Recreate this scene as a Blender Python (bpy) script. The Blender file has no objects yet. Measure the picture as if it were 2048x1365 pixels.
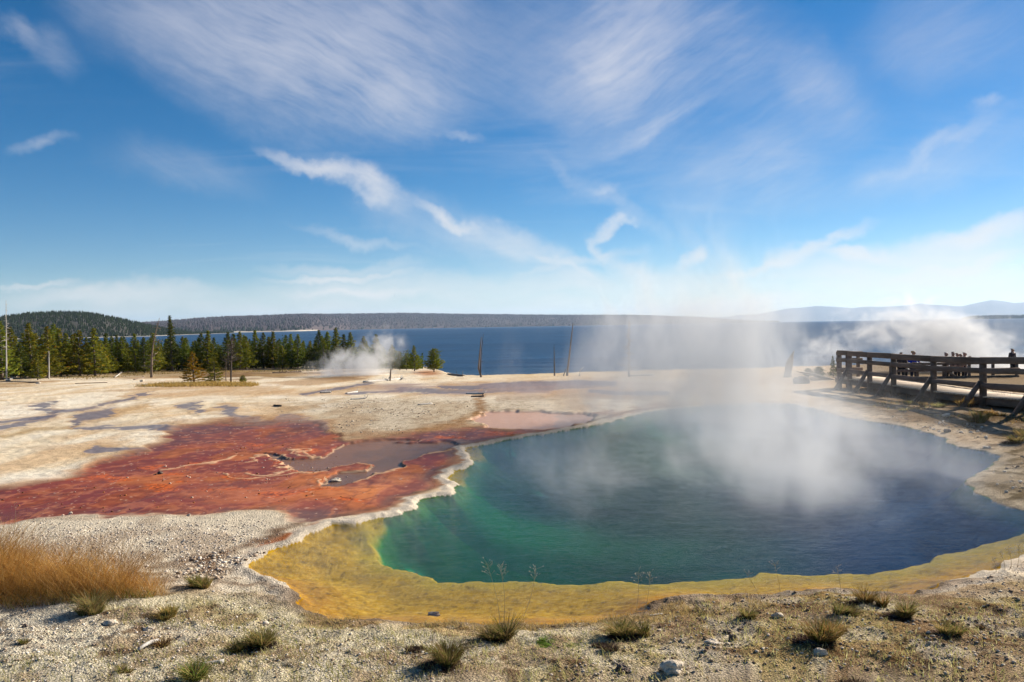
import bpy, math, random
import numpy as np
from mathutils import Vector, Matrix, noise as mnoise

rng = np.random.default_rng(7)
random.seed(7)
SC = bpy.context.scene
COL = SC.collection

# ------------------------------------------------------------------ camera model
FPX = 1593.0                     # focal length in photo pixels (2048 wide)
CAM_H = 2.7
PITCH = math.atan(30.2/FPX); ROLL = math.radians(0.945)
_F = np.array([0, math.cos(PITCH), -math.sin(PITCH)])
_X = np.array([1.0, 0, 0]); _Z = np.array([0, math.sin(PITCH), math.cos(PITCH)])
_R = math.cos(ROLL)*_X - math.sin(ROLL)*_Z
_U = math.sin(ROLL)*_X + math.cos(ROLL)*_Z

def ray(px, py):
    return _F + (px-1024)/FPX*_R + (682.5-py)/FPX*_U

def project(x, y, z):
    dx, dy, dz = x, y, z-CAM_H
    w = dx*_F[0]+dy*_F[1]+dz*_F[2]
    w = np.maximum(w, 0.05)
    return 1024+FPX*(dx*_R[0]+dy*_R[1]+dz*_R[2])/w, 682.5-FPX*(dx*_U[0]+dy*_U[1]+dz*_U[2])/w

def base_z(y):                   # broad lie of the land, falling to the lake
    t = np.maximum(np.asarray(y, float)-22, 0)
    return -0.03*(t - 6*(1-np.exp(-t/6))) 

def P(px, py, z=None):           # photo pixel -> point of the ground
    d = ray(px, py)
    if z is not None:
        k = (z-CAM_H)/d[2]
        return np.array([d[0]*k, d[1]*k, z])
    k = 1.0
    lo, hi = 1.0, 400.0
    for _ in range(60):
        mid = (lo+hi)/2
        if CAM_H+d[2]*mid > base_z(d[1]*mid): lo = mid
        else: hi = mid
    return np.array([d[0]*lo, d[1]*lo, float(base_z(d[1]*lo))])

# ------------------------------------------------------------------ numpy noise
def _hash(ix, iy, seed):
    h = (ix.astype(np.int64)*374761393 + iy.astype(np.int64)*668265263 + seed*1442695041) & 0x7fffffff
    h = ((h ^ (h >> 13))*1274126177) & 0x7fffffff
    return ((h ^ (h >> 16)) & 0xffff)/65535.0

def vnoise(x, y, seed=0):
    x = np.asarray(x, float); y = np.asarray(y, float)
    ix = np.floor(x); iy = np.floor(y); fx = x-ix; fy = y-iy
    fx = fx*fx*(3-2*fx); fy = fy*fy*(3-2*fy)
    a = _hash(ix, iy, seed); b = _hash(ix+1, iy, seed); c = _hash(ix, iy+1, seed); d = _hash(ix+1, iy+1, seed)
    return (a*(1-fx)+b*fx)*(1-fy) + (c*(1-fx)+d*fx)*fy

def fbm(x, y, seed=0, octv=4, gain=0.5):
    s = 0; a = 1; t = 0
    for o in range(octv):
        s = s + a*vnoise(x*2**o+17.3*o, y*2**o-9.1*o, seed+o*31); t += a; a *= gain
    return s/t

def sstep(a, b, x):
    t = np.clip((x-a)/(b-a), 0, 1); return t*t*(3-2*t)

def inside(px, py, poly):
    n = len(poly); c = np.zeros(px.shape, bool)
    for i in range(n):
        x1, y1 = poly[i]; x2, y2 = poly[(i+1) % n]
        if y1 == y2: continue
        m = ((y1 > py) != (y2 > py)) & (px < (x2-x1)*(py-y1)/(y2-y1)+x1)
        c ^= m
    return c

def dist_seg(px, py, pts, closed=False):
    best = np.full(px.shape, 1e9)
    n = len(pts)
    for i in range(n if closed else n-1):
        x1, y1 = pts[i][:2]; x2, y2 = pts[(i+1) % n][:2]
        dx, dy = x2-x1, y2-y1; L = dx*dx+dy*dy+1e-12
        t = np.clip(((px-x1)*dx+(py-y1)*dy)/L, 0, 1)
        best = np.minimum(best, (px-x1-t*dx)**2+(py-y1-t*dy)**2)
    return np.sqrt(best)

def sdf(px, py, poly):           # positive inside
    d = dist_seg(px, py, poly, True)
    return np.where(inside(px, py, poly), d, -d)

def lin(r, g, b, k=1.0):
    f = lambda c: (c/12.92 if c <= .04045 else ((c+.055)/1.055)**2.4)
    return np.array([f(r/255)*k, f(g/255)*k, f(b/255)*k])

# ------------------------------------------------------------------ object helpers
def mesh_np(name, verts, quads=None, tris=None, mat=None, parent=None, smooth=False, cols=None, attrs=None, link=True):
    me = bpy.data.meshes.new(name)
    verts = np.asarray(verts, np.float32).reshape(-1, 3)
    nq = 0 if quads is None else len(quads); nt = 0 if tris is None else len(tris)
    me.vertices.add(len(verts)); me.vertices.foreach_set('co', verts.ravel())
    loops = []
    if nq: loops.append(np.asarray(quads, np.int32).ravel())
    if nt: loops.append(np.asarray(tris, np.int32).ravel())
    loops = np.concatenate(loops)
    me.loops.add(len(loops)); me.loops.foreach_set('vertex_index', loops)
    me.polygons.add(nq+nt)
    tot = np.concatenate([np.full(nq, 4, np.int32), np.full(nt, 3, np.int32)])
    st = np.concatenate([[0], np.cumsum(tot)[:-1]]).astype(np.int32)
    me.polygons.foreach_set('loop_start', st); me.polygons.foreach_set('loop_total', tot)
    if smooth: me.polygons.foreach_set('use_smooth', np.ones(nq+nt, bool))
    me.update(calc_edges=True)
    if cols is not None:
        a = me.color_attributes.new('Col', 'FLOAT_COLOR', 'POINT')
        c = np.ones((len(verts), 4), np.float32); c[:, :3] = cols
        a.data.foreach_set('color', c.ravel())
    for k, v in (attrs or {}).items():
        a = me.attributes.new(k, 'FLOAT', 'POINT'); a.data.foreach_set('value', np.asarray(v, np.float32))
    if mat: me.materials.append(mat)
    o = bpy.data.objects.new(name, me)
    if parent is not None: o.parent = parent
    if link: COL.objects.link(o)
    return o

def tag(o, label=None, cat=None, group=None, kind=None):
    if label: o['label'] = label
    if cat: o['category'] = cat
    if group: o['group'] = group
    if kind: o['kind'] = kind
    return o

def empty(name, loc, label=None, cat=None, group=None, rz=0):
    o = bpy.data.objects.new(name, None); COL.objects.link(o)
    o.location = Vector([float(v) for v in loc]); o.rotation_euler = (0, 0, rz); o.empty_display_size = .2
    return tag(o, label, cat, group)

class MB:
    """collects vertices / faces of one mesh"""
    def __init__(s): s.v = []; s.q = []; s.t = []; s.c = []
    def add(s, v, q=None, t=None, c=None):
        n = len(s.v) if not s.v else sum(len(a) for a in s.v)
        v = np.asarray(v, float).reshape(-1, 3); s.v.append(v)
        if q is not None and len(q): s.q.append(np.asarray(q)+n)
        if t is not None and len(t): s.t.append(np.asarray(t)+n)
        if c is not None:
            c = np.asarray(c, float); s.c.append(np.tile(c, (len(v), 1)) if c.ndim == 1 else c)
    def box(s, c, size, rot=None, jit=0):
        x, y, z = [k/2 for k in size]
        v = np.array([[-x,-y,-z],[x,-y,-z],[x,y,-z],[-x,y,-z],[-x,-y,z],[x,-y,z],[x,y,z],[-x,y,z]], float)
        if jit: v += rng.normal(0, jit, v.shape)
        if rot is not None: v = v @ np.array(rot).T
        s.add(v+np.array(c), [[0,3,2,1],[4,5,6,7],[0,1,5,4],[1,2,6,5],[2,3,7,6],[3,0,4,7]])
    def beam(s, a, b, w, h, bev=0.012):
        """beam of chamfered rectangular section from a to b; w sideways, h upward"""
        a = np.array(a, float); b = np.array(b, float); d = b-a; L = np.linalg.norm(d); d /= L
        up = np.array([0, 0, 1.0]) if abs(d[2]) < .9 else np.array([0, 1.0, 0])
        sd = np.cross(d, up); sd /= np.linalg.norm(sd); up = np.cross(sd, d)
        w /= 2; h /= 2
        sec = [(-w+bev,-h),(w-bev,-h),(w,-h+bev),(w,h-bev),(w-bev,h),(-w+bev,h),(-w,h-bev),(-w,-h+bev)]
        v = [a+sd*x+up*y for x, y in sec]+[b+sd*x+up*y for x, y in sec]
        q = [[i, (i+1) % 8, 8+(i+1) % 8, 8+i] for i in range(8)]
        q += [[7,2,1,0],[6,3,2,7],[5,4,3,6],[8,9,10,15],[15,10,11,14],[14,11,12,13]]
        s.add(v, q)
    def tube(s, pts, rad, n=8, jit=0.0, cap=True, c=None):
        pts = np.asarray(pts, float); m = len(pts); rad = np.broadcast_to(rad, (m,))
        V = []
        ref = np.array([.13, .31, .94])
        for i in range(m):
            d = pts[min(i+1, m-1)]-pts[max(i-1, 0)]; d /= np.linalg.norm(d)+1e-9
            if abs(d@ref) > .95: rf = np.array([1.0, 0, 0])
            else: rf = ref
            u = np.cross(d, rf); u /= np.linalg.norm(u); w = np.cross(d, u)
            a = np.arange(n)*2*math.pi/n
            r = rad[i]*(1+jit*rng.normal(0, 1, n))
            V.append(pts[i]+np.outer(np.cos(a)*r, u)+np.outer(np.sin(a)*r, w))
        V = np.concatenate(V)
        q = [[i*n+j, i*n+(j+1) % n, (i+1)*n+(j+1) % n, (i+1)*n+j] for i in range(m-1) for j in range(n)]
        t = []
        if cap:
            V = np.concatenate([V, pts[:1], pts[-1:]]); k = m*n
            t = [[k, (j+1) % n, j] for j in range(n)]+[[k+1, (m-1)*n+j, (m-1)*n+(j+1) % n] for j in range(n)]
        s.add(V, q, t, c)
    def build(s, name, mat, parent=None, smooth=False):
        return mesh_np(name, np.concatenate(s.v), np.concatenate(s.q) if s.q else None,
                       np.concatenate(s.t) if s.t else None, mat, parent, smooth,
                       np.concatenate(s.c) if s.c else None)

# ------------------------------------------------------------------ node helpers
def mat_new(name):
    m = bpy.data.materials.new(name); m.use_nodes = True
    nt = m.node_tree; nt.nodes.clear()
    out = nt.nodes.new('ShaderNodeOutputMaterial')
    return m, nt, out

class G:
    def __init__(s, nt): s.nt = nt
    def n(s, typ, **kw):
        nd = s.nt.nodes.new(typ)
        for k, v in kw.items(): setattr(nd, k, v)
        return nd
    def link(s, a, b): s.nt.links.new(a, b)
    def put(s, sock, v):
        if isinstance(v, bpy.types.NodeSocket): s.link(v, sock)
        elif v is not None: sock.default_value = v
    def math(s, op, a, b=None, c=None, clamp=False):
        nd = s.n('ShaderNodeMath', operation=op, use_clamp=clamp)
        s.put(nd.inputs[0], a)
        if b is not None: s.put(nd.inputs[1], b)
        if c is not None: s.put(nd.inputs[2], c)
        return nd.outputs[0]
    def mix(s, f, a, b, blend='MIX'):
        nd = s.n('ShaderNodeMix', data_type='RGBA', blend_type=blend)
        s.put(nd.inputs[0], f); s.put(nd.inputs[6], a); s.put(nd.inputs[7], b)
        return nd.outputs[2]
    def noise(s, vec, scale, detail=4, rough=.5, dim='3D', dist=0):
        nd = s.n('ShaderNodeTexNoise', noise_dimensions=dim)
        if vec is not None: s.link(vec, nd.inputs['Vector'])
        nd.inputs['Scale'].default_value = scale; nd.inputs['Detail'].default_value = detail
        nd.inputs['Roughness'].default_value = rough; nd.inputs['Distortion'].default_value = dist
        return nd.outputs[0]
    def ramp(s, f, stops):
        nd = s.n('ShaderNodeValToRGB'); cr = nd.color_ramp
        while len(cr.elements) < len(stops): cr.elements.new(.5)
        for e, (p, c) in zip(cr.elements, stops):
            e.position = p; e.color = (*c, 1) if len(c) == 3 else c
        s.put(nd.inputs[0], f); return nd.outputs[0]
    def mapr(s, f, a, b, c=0, d=1, smooth=False):
        nd = s.n('ShaderNodeMapRange'); nd.interpolation_type = 'SMOOTHSTEP' if smooth else 'LINEAR'
        s.put(nd.inputs[0], f)
        for i, v in enumerate((a, b, c, d)): nd.inputs[i+1].default_value = v
        return nd.outputs[0]
    def scale(s, vec, sx, sy, sz, rot=(0, 0, 0)):
        nd = s.n('ShaderNodeMapping'); s.link(vec, nd.inputs[0])
        nd.inputs['Rotation'].default_value = rot
        nd.inputs['Scale'].default_value = (sx, sy, sz); return nd.outputs[0]

def coords(g, kind='Object'):
    return g.n('ShaderNodeTexCoord').outputs[kind]

def simple_mat(name, c1, c2, scale=8, rough=.85, stretch=(1, 1, 1), bump=.3, bscale=None, rnd=0.0, spec=.3, c3=None):
    m, nt, out = mat_new(name); g = G(nt)
    co = g.scale(coords(g), *stretch)
    f = g.noise(co, scale, 6, .62)
    stops = [(.3, c1), (.68, c2)] if c3 is None else [(.28, c1), (.5, c2), (.7, c3)]
    col = g.ramp(f, stops)
    if rnd:
        oi = g.n('ShaderNodeObjectInfo').outputs['Random']
        hsv = g.n('ShaderNodeHueSaturation'); g.link(col, hsv.inputs['Color'])
        g.link(g.mapr(oi, 0, 1, 1-rnd, 1+rnd), hsv.inputs['Value'])
        g.link(g.mapr(oi, 0, 1, .5+rnd*.05, .5-rnd*.05), hsv.inputs['Hue'])
        col = hsv.outputs[0]
    b = g.n('ShaderNodeBsdfPrincipled'); g.link(col, b.inputs['Base Color'])
    b.inputs['Roughness'].default_value = rough; b.inputs['Specular IOR Level'].default_value = spec
    if bump:
        bn = g.n('ShaderNodeBump'); bn.inputs['Strength'].default_value = bump; bn.inputs['Distance'].default_value = .02
        g.link(g.noise(co, bscale or scale*4, 4, .6), bn.inputs['Height']); g.link(bn.outputs[0], b.inputs['Normal'])
    g.link(b.outputs[0], out.inputs[0])
    return m

def leaf_mat(name, c1, c2, rnd=.25, trans=.35):
    """foliage / grass: colour from the mesh's own per-blade attribute times a base mix"""
    m, nt, out = mat_new(name); g = G(nt)
    at = g.n('ShaderNodeAttribute', attribute_name='Col')
    base = g.mix(g.noise(coords(g), 3, 3), (*c1, 1), (*c2, 1))
    col = g.mix(1.0, at.outputs['Color'], base, 'MULTIPLY')
    oi = g.n('ShaderNodeObjectInfo').outputs['Random']
    hsv = g.n('ShaderNodeHueSaturation'); g.link(col, hsv.inputs['Color'])
    g.link(g.mapr(oi, 0, 1, 1-rnd, 1+rnd), hsv.inputs['Value'])
    g.link(g.mapr(oi, 0, 1, .5-.02*rnd*4, .5+.02*rnd*4), hsv.inputs['Hue'])
    d = g.n('ShaderNodeBsdfDiffuse'); t = g.n('ShaderNodeBsdfTranslucent')
    g.link(hsv.outputs[0], d.inputs[0]); g.link(hsv.outputs[0], t.inputs[0])
    mx = g.n('ShaderNodeMixShader'); mx.inputs[0].default_value = trans
    g.link(d.outputs[0], mx.inputs[1]); g.link(t.outputs[0], mx.inputs[2]); g.link(mx.outputs[0], out.inputs[0])
    return m

# ------------------------------------------------------------------ outlines read off the photograph (photo pixels)
POOL = [(502,1143),(500,1130),(522,1116),(556,1100),(600,1085),(619,1068),(669,1052),(716,1046),(753,1038),(794,1030),(822,1019),
 (836,1002),(869,996),(900,990),(916,972),(897,958),(912,944),(947,930),(941,913),(931,897),(962,891),(994,885),(1040,877),(1066,872),
 (1153,859),(1220,846),(1256,835),(1287,826),(1327,820),(1400,812),(1500,806),(1583,808),(1640,820),(1686,835),(1742,844),(1798,852),
 (1849,864),(1893,877),(1892,886),(1921,895),(1972,904),(2008,913),(1988,926),(1970,939),(1929,964),(1947,982),(1972,997),(2023,1015),
 (2060,1026),(2130,1050),(2140,1075),(2090,1098),(2048,1113),(2008,1130),(1971,1143),(1928,1154),(1901,1160),(1875,1172),(1850,1186),
 (1821,1190),(1767,1187),(1719,1183),(1698,1180),(1650,1180),(1612,1183),(1580,1188),(1540,1194),(1470,1196),(1422,1193),(1382,1191),(1343,1197),
 (1303,1213),(1298,1225),(1264,1232),(1224,1241),(1158,1248),(1079,1246),(1026,1248),(913,1248),(828,1244),(743,1242),(658,1240),
 (621,1228),(596,1213),(590,1194),(582,1174),(573,1169),(534,1157),(511,1152)]
DEEP = [(900,870),(905,880),(953,902),(965,930),(935,950),(925,975),(905,1000),(850,1012),(803,1035),(790,1050),(775,1062),(747,1088),(737,1101),(755,1119),(774,1128),
 (780,1136),(811,1138),(839,1143),(862,1152),(873,1162),(924,1160),(970,1162),(1040,1160),(1066,1157),(1119,1163),(1185,1163),(1250,1161),
 (1316,1162),(1395,1161),(1448,1157),(1496,1151),(1517,1141),(1567,1144),(1647,1147),(1701,1144),(1741,1147),(1776,1140),(1808,1131),
 (1861,1123),(1872,1113),(1928,1104),(1968,1092),(2048,1084),(2200,1075),(2200,760),(900,760)]
MATP = [(-260,1000),(-100,992),(0,985),(100,967),(165,950),(200,928),(290,908),(300,895),(320,888),(330,872),(370,858),(410,852),(460,846),
 (520,850),(600,845),(660,866),(690,884),(745,880),(800,878),(850,868),(890,864),(960,862),(1010,868),(1060,858),(1130,850),(1150,858),(1040,875),(1000,883),(930,895),(945,915),(945,930),(905,945),(890,962),
 (880,980),(830,995),(800,1012),(740,1030),(690,1044),(640,1050),(600,1042),(560,1034),(480,1032),(380,1036),(300,1035),(250,1038),(200,1041),
 (150,1040),(60,1047),(0,1052),(-260,1072)]
GREY = [(683,893),(700,887),(734,883),(791,882),(853,884),(894,888),(909,894),(887,902),(859,910),(837,923),(806,932),(797,943),(775,944),
 (741,954),(719,963),(681,975),(650,975),(641,963),(665,950),(728,947),(744,935),(731,929),(712,929),(681,935),(650,940),(644,945),(600,948),
 (594,941),(575,932),(562,926),(525,916),(500,908),(540,910),(572,913),(603,918),(650,914),(659,907),(666,897)]
PINK = [(941,841),(956,832),(976,826),(1032,824),(1096,827),(1147,829),(1185,832),(1208,838),(1185,847),(1134,853),(1083,858),(1032,861),(969,861),(964,851)]
RIDGES = [[(456,947),(475,957),(500,957),(531,951),(587,947),(612,951),(644,946),(647,940),(681,935),(712,929),(737,935),(744,940),(728,946),(700,949),(672,951)],
 [(683,893),(666,901),(658,913),(634,915),(594,907),(569,900)],[(534,924),(562,926),(575,932),(603,938),(594,941),(534,947),(505,945)],
 [(800,943),(806,932),(837,922),(869,909),(900,902)],[(719,965),(747,953),(775,946),(797,944)],[(494,919),(541,916),(572,912),(603,917)],
 [(494,919),(512,921),(516,927),(490,930)],[(580,902),(612,905),(638,912)],[(325,941),(400,935),(450,922),(470,916)],
 [(1060,962),(1100,960)],[(640,962),(655,966),(640,969),(625,965)]]
ORANGE = [(305,938,26,5),(345,953,34,6),(325,975,28,8),(340,985,22,5),(370,965,20,3),(398,932,30,4),(500,897,24,5),(498,958,20,4),(210,962,70,4),
 (460,955,20,5),(560,925,24,4),(620,905,30,4),(1010,872,60,6),(900,880,40,4),(760,930,25,4),(560,990,60,10),(450,985,60,7),(640,985,50,6),(700,1000,40,5),(310,990,14,4),
 (585,1086,28,6),(555,1098,22,7),(520,1120,22,8)]
WETS = [([(-200,878),(-60,868),(0,862),(60,848),(105,836),(118,826),(85,820),(75,815),(100,810)],5),([(-120,860),(0,850),(105,835)],3),([(115,826),(170,822),(205,812),(245,804),(272,800),(276,793),(300,789)],3.0),
 ([(150,850),(165,838),(200,834),(225,826)],9),([(160,862),(230,858),(330,860),(430,858),(520,856)],5),([(352,817),(395,812),(402,826),(360,818)],5),
 ([(440,820),(470,826),(458,836),(500,845),(530,852),(590,855)],7),([(185,903),(220,904),(275,910),(250,904)],6),([(560,842),(610,850),(650,862)],10),([(330,862),(420,870),(480,868)],8),
 ([(610,792),(650,784),(700,776),(745,768)],3),([(690,790),(760,787),(800,784)],2.5),([(800,782),(870,786),(940,786),(1010,781),(1100,778),(1200,772)],6),([(960,775),(1060,770),(1150,768),(1230,770)],6),
 ([(1180,786),(1260,790),(1330,790)],5),([(880,776),(960,778)],4),([(260,905),(330,900),(360,895)],4)]
BROWNS = [([(958,800),(955,815),(965,822),(950,832)],11,(150,105,60)),([(945,835),(920,850),(880,858),(840,862)],9,(165,125,85)),([(1220,830),(1190,838),(1150,848),(1080,862)],7,(160,105,70)),
 ([(1330,815),(1270,822),(1225,836)],6,(175,120,80)),([(640,815),(600,822),(560,820)],6,(180,150,115)),([(510,1125),(470,1140),(430,1150),(400,1165)],14,(120,85,60)),
 ([(620,1072),(560,1098),(520,1120),(480,1150)],8,(150,90,50)),([(250,795),(400,790),(520,788),(700,790)],7,(196,160,120)),([(300,812),(230,830),(150,845)],10,(190,155,110)),
 ([(270,780),(420,778),(560,780)],5,(190,155,115)),([(1000,800),(1150,795),(1300,800)],7,(170,145,120)),([(0,880),(60,866),(160,858)],5,(170,140,95)),([(60,985),(200,950),(300,925)],5,(150,120,75))]
SHORE = [(-3000,741),(0,741),(300,734),(500,731),(700,731),(860,738),(885,747),(905,754),(950,757),(1000,756),(1100,753),(1250,747),(1400,743),(1500,741),(1600,738),(1700,735),(1900,731),(2300,726),(4500,700)]

pool_w = [tuple(P(x, y, 0.0)[:2]) for x, y in POOL]
deep_w = [tuple(P(x, y, -0.25)[:2]) for x, y in DEEP]
_sx = np.array([s[0] for s in SHORE], float); _sy = np.array([s[1] for s in SHORE], float)

# ------------------------------------------------------------------ ground
def ground_eval(X, Y):
    """height, colour, wetness, gravel weight of the ground at (X, Y)"""
    shp = X.shape; X = X.ravel(); Y = Y.ravel()
    bz = base_z(Y)
    sdp = sdf(X, Y, pool_w); sdr = np.maximum(sdp, 0)
    jag = (fbm(X*3.1, Y*3.1, 5, 4)-.5)*.24 + (fbm(X*7+Y*2.3, Y*6-X*1.7, 9, 3)-.5)*.035
    sdp = sdp + jag*np.clip(1.2-np.abs(sdp)*.8, 0, 1)
    sdd = sdf(X, Y, deep_w); sdd = sdd+(fbm(X*2.6, Y*2.6, 15, 4)-.5)*.28*np.exp(-np.abs(sdd)*3)
    # warped photo coordinates for the stains
    amp = .05+.006*np.maximum(Y, 0)
    wx = X+(fbm(X*1.7, Y*1.7, 21, 4)-.5)*amp*2.4; wy = Y+(fbm(X*1.3+7, Y*1.3, 25, 4)-.5)*amp*9
    U, V = project(wx, np.maximum(wy, .5), base_z(np.maximum(wy, .5)))
    U0, V0 = project(X, np.maximum(Y, .5), bz)
    n1 = fbm(X*.35, Y*.35, 31, 5); n2 = fbm(X*1.3, Y*1.3, 37, 5); n3 = fbm(X*6, Y*6, 41, 4); n4 = fbm(X*.9, Y*.22, 43, 5); n5 = fbm(X*22, Y*22, 47, 2)
    # ---- heights
    out = np.maximum(-sdp, 0)
    near = sstep(9.8, 7.2, Y)
    bank = .025+.035*sstep(0, .5, out)+near*.10*sstep(.15, 1.6, out)
    right = sstep(6.2, 9.5, X)*sstep(26, 20, Y)*sstep(0.4, 3, out)
    h = bank+right*.16+(n2-.5)*.05+(n3-.5)*.03*(1+near*1.2)+(n5-.5)*.012*near
    rim = np.exp(-((out-.09)/.08)**2)*sstep(2.0, -.5, X-.2*Y-1.0)*(Y > 7.6)
    h = h+rim*.022
    matd = np.clip((sdf(U, V, MATP)+(n3-.5)*10+(n2-.5)*8)/11, -1, 1)
    mat = sstep(-.6, .6, matd)*sstep(.16, .4, out)
    greyd = sdf(U, V, GREY); pinkd = sdf(U, V, PINK)
    grey = sstep(-.6, .6, greyd)*mat; pink = sstep(-.6, .6, pinkd)
    h = h*(1-mat*.75)+mat*.012
    h = h*(1-np.maximum(grey, pink)) - .01*np.maximum(grey, pink)
    ridge = np.zeros_like(X)
    for r in RIDGES:
        d = dist_seg(U, V, r); ridge = np.maximum(ridge, sstep(1.5, .5, d))
    ridge *= (out > .2)
    h = h+ridge*.012
    # pool basin
    ins = np.maximum(sdp, 0)
    shelf = -.05-.22*sstep(0, 1.1, ins)-(n2-.5)*.03-(n3-.5)*.008
    deepz = shelf-.95*(1-np.exp(-np.maximum(sdd, 0)/.9))*(1-np.exp(-sdr/1.5))-.10*sstep(-.03, .15, sdd)*sstep(0, .5, sdr)
    zin = np.maximum(deepz, -.03-sdr*1.2)
    kz = sstep(-.08-.003*Y, .14+.004*Y, sdp); z = (h+bz)*(1-kz)+np.minimum(zin, .01)*kz
    # ---- shore drop
    ys = np.interp(U0, _sx, _sy)
    yh = 652.3-(U0-1024)*.0165
    kk = (ys-yh)/FPX
    yshore = (CAM_H-.69)/np.maximum(kk-.03, .003)
    over = Y-np.minimum(yshore, 135)+(n1-.5)*5
    z = z-4.2*sstep(0, 9, over)
    # ---- colours
    c = np.zeros((len(X), 3))
    def lay(m, col, k=1.0):
        nonlocal c
        m = np.clip(m, 0, 1)[:, None]; c = c*(1-m)+m*np.asarray(col)
    def lay_arr(m, col):
        nonlocal c
        m = np.clip(m, 0, 1)[:, None]; c = c*(1-m)+m*col
    K = .92
    c[:] = lin(230, 212, 182, K)
    lay(sstep(.42, .68, n1)*.7, lin(240, 228, 206, K)); lay(sstep(.52, .74, n4)*.65, lin(208, 170, 126, K)); lay(sstep(.55, .3, n4)*.5, lin(242, 232, 214, K))
    lay(sstep(.52, .7, n2)*.35, lin(186, 150, 112, K))
    # greyer gravelly middle plain
    mid = sstep(480, 760, U)*sstep(1250, 1050, U)*sstep(790, 812, V)*sstep(905, 885, V)
    lay(mid*.7, lin(210, 192, 166, K)); lay(mid*sstep(.45, .65, n4)*.5, lin(182, 156, 126, K)); lay(mid*sstep(.56, .66, n3)*.5, lin(140, 116, 92, K))
    # far plain
    far = sstep(800, 778, V)
    lay(far*sstep(.4, .6, n1)*.5, lin(236, 216, 184, K)); lay(far*sstep(.5, .66, fbm(X*.25, Y*.12, 61, 5))*.7, lin(176, 138, 98, K))
    lay(sstep(640, 560, U)*sstep(762, 752, V)*.75, lin(140, 112, 70, K)); lay(sstep(160, -60, U)*sstep(785, 770, V)*.8, lin(150, 120, 76, K))
    lay(sstep(350, 420, U)*sstep(760, 700, U)*sstep(766, 758, V)*sstep(.42, .56, fbm(X*.3, Y*.3, 63, 5))*.8, lin(128, 100, 72, K))
    lay(sstep(900, 1000, U)*sstep(765, 755, V)*.6, lin(216, 190, 150, K)); lay(sstep(820, 900, U)*sstep(1500, 1300, U)*sstep(762, 770, V)*sstep(800, 790, V)*.5, lin(180, 150, 130, K))
    lay(sstep(.9, .2, np.hypot((U-855)/50, (V-748)/10))*.8, lin(170, 105, 60, K))
    for pts, w, col in BROWNS:
        d = dist_seg(U, V, pts); lay(sstep(w*1.4, w*.2, d)*(.45+.5*n3), lin(*col, K))
    # right bank by the boardwalk
    rb = sstep(1250, 1500, U)*sstep(960, 930, V)*(out > 0)
    lay(rb*.7, lin(184, 160, 132, K)); 
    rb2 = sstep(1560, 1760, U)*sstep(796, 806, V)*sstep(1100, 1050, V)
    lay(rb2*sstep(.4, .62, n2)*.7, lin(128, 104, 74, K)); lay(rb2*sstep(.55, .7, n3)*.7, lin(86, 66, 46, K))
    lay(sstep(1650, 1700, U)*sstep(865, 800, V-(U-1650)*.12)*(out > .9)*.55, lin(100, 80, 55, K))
    # gravel flat between red mat and near bank
    gf = sstep(1030, 1040, V)*sstep(1250, 1190, V)*sstep(720, 560, U)
    lay(gf*.9, lin(232, 217, 192, K)); lay(gf*sstep(.5, .65, n2)*.5, lin(168, 142, 118, K)); lay(gf*sstep(1100, 1150, V)*sstep(.4, .6, n3)*.6, lin(120, 92, 70, K))
    lay(gf*sstep(26, 6, dist_seg(U, V, [(610, 1056), (550, 1078), (500, 1105), (440, 1130), (380, 1150)]))*sstep(.35, .6, n3)*.75, lin(112, 78, 54, K))
    lay(sstep(9, 2, dist_seg(U, V, [(640, 1052), (600, 1066), (560, 1080), (520, 1098), (485, 1122), (460, 1150)])+(n3-.5)*8)*.8*(out > .12), lin(164, 88, 40, K))
    # near bank
    nb = sstep(1185, 1225, V)
    lay(nb*.85, lin(214, 200, 170, K)); lay(nb*sstep(.45, .65, n2)*.5, lin(196, 180, 120, K)); lay(nb*sstep(.52, .7, n3)*.45, lin(150, 126, 92, K))
    lay(nb*sstep(420, 100, U)*.55, lin(224, 214, 192, K))
    rt = sstep(1100, 1500, U)*sstep(1150, 1190, V)*(out > 0)
    lay(rt*.75, lin(178, 152, 120, K)); lay(rt*sstep(.48, .62, n3)*.6, lin(122, 94, 68, K)); lay(rt*sstep(.5, .62, n2)*.5, lin(182, 160, 96, K))
    lay(nb*sstep(.55, .25, out/1.1)*sstep(600, 640, U)*.5*(n2+.3), lin(176, 134, 80, K))
    bp = fbm(X*2.8, Y*2.8, 131, 4); lay(nb*sstep(.52, .62, bp)*.6, lin(146, 116, 84, K)); lay(nb*sstep(.62, .7, fbm(X*7, Y*7, 133, 3))*.7, lin(98, 70, 48, K)); lay(nb*sstep(.48, .38, bp)*.4, lin(232, 222, 200, K))
    # right spur
    sp = sstep(1900, 1960, U)*sstep(900, 915, V)*sstep(1060, 1030, V)
    lay(sp*.7, lin(150, 132, 104, K)); lay(sp*sstep(.5, .6, n3)*.6, lin(100, 84, 56, K))
    # runoff channels, wet
    wet = np.zeros_like(X)
    for pts, w in WETS:
        d = dist_seg(U, V, pts)+(n3-.5)*w*.8
        m = sstep(w*1.2, w*.55, d); halo = sstep(w*2.8, w*.8, d)
        lay(halo*.45*(1-m), lin(176, 138, 98, K)); lay(m*.85, lin(104, 98, 108, K)); wet = np.maximum(wet, m)
    # bacterial mat
    sheet = sstep(1260, 1150, U)*sstep(700, 800, U)*sstep(767, 771, V)*sstep(794, 788, V)*sstep(.36, .5, fbm(X*.3, Y*.15, 71, 4))
    lay(sheet*.6, lin(146, 124, 120, K)); wet = np.maximum(wet, sheet*.9)
    m1 = fbm(X*.55, Y*.3, 81, 5); m2 = fbm(X*1.6, Y*.7, 83, 5)
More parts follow.
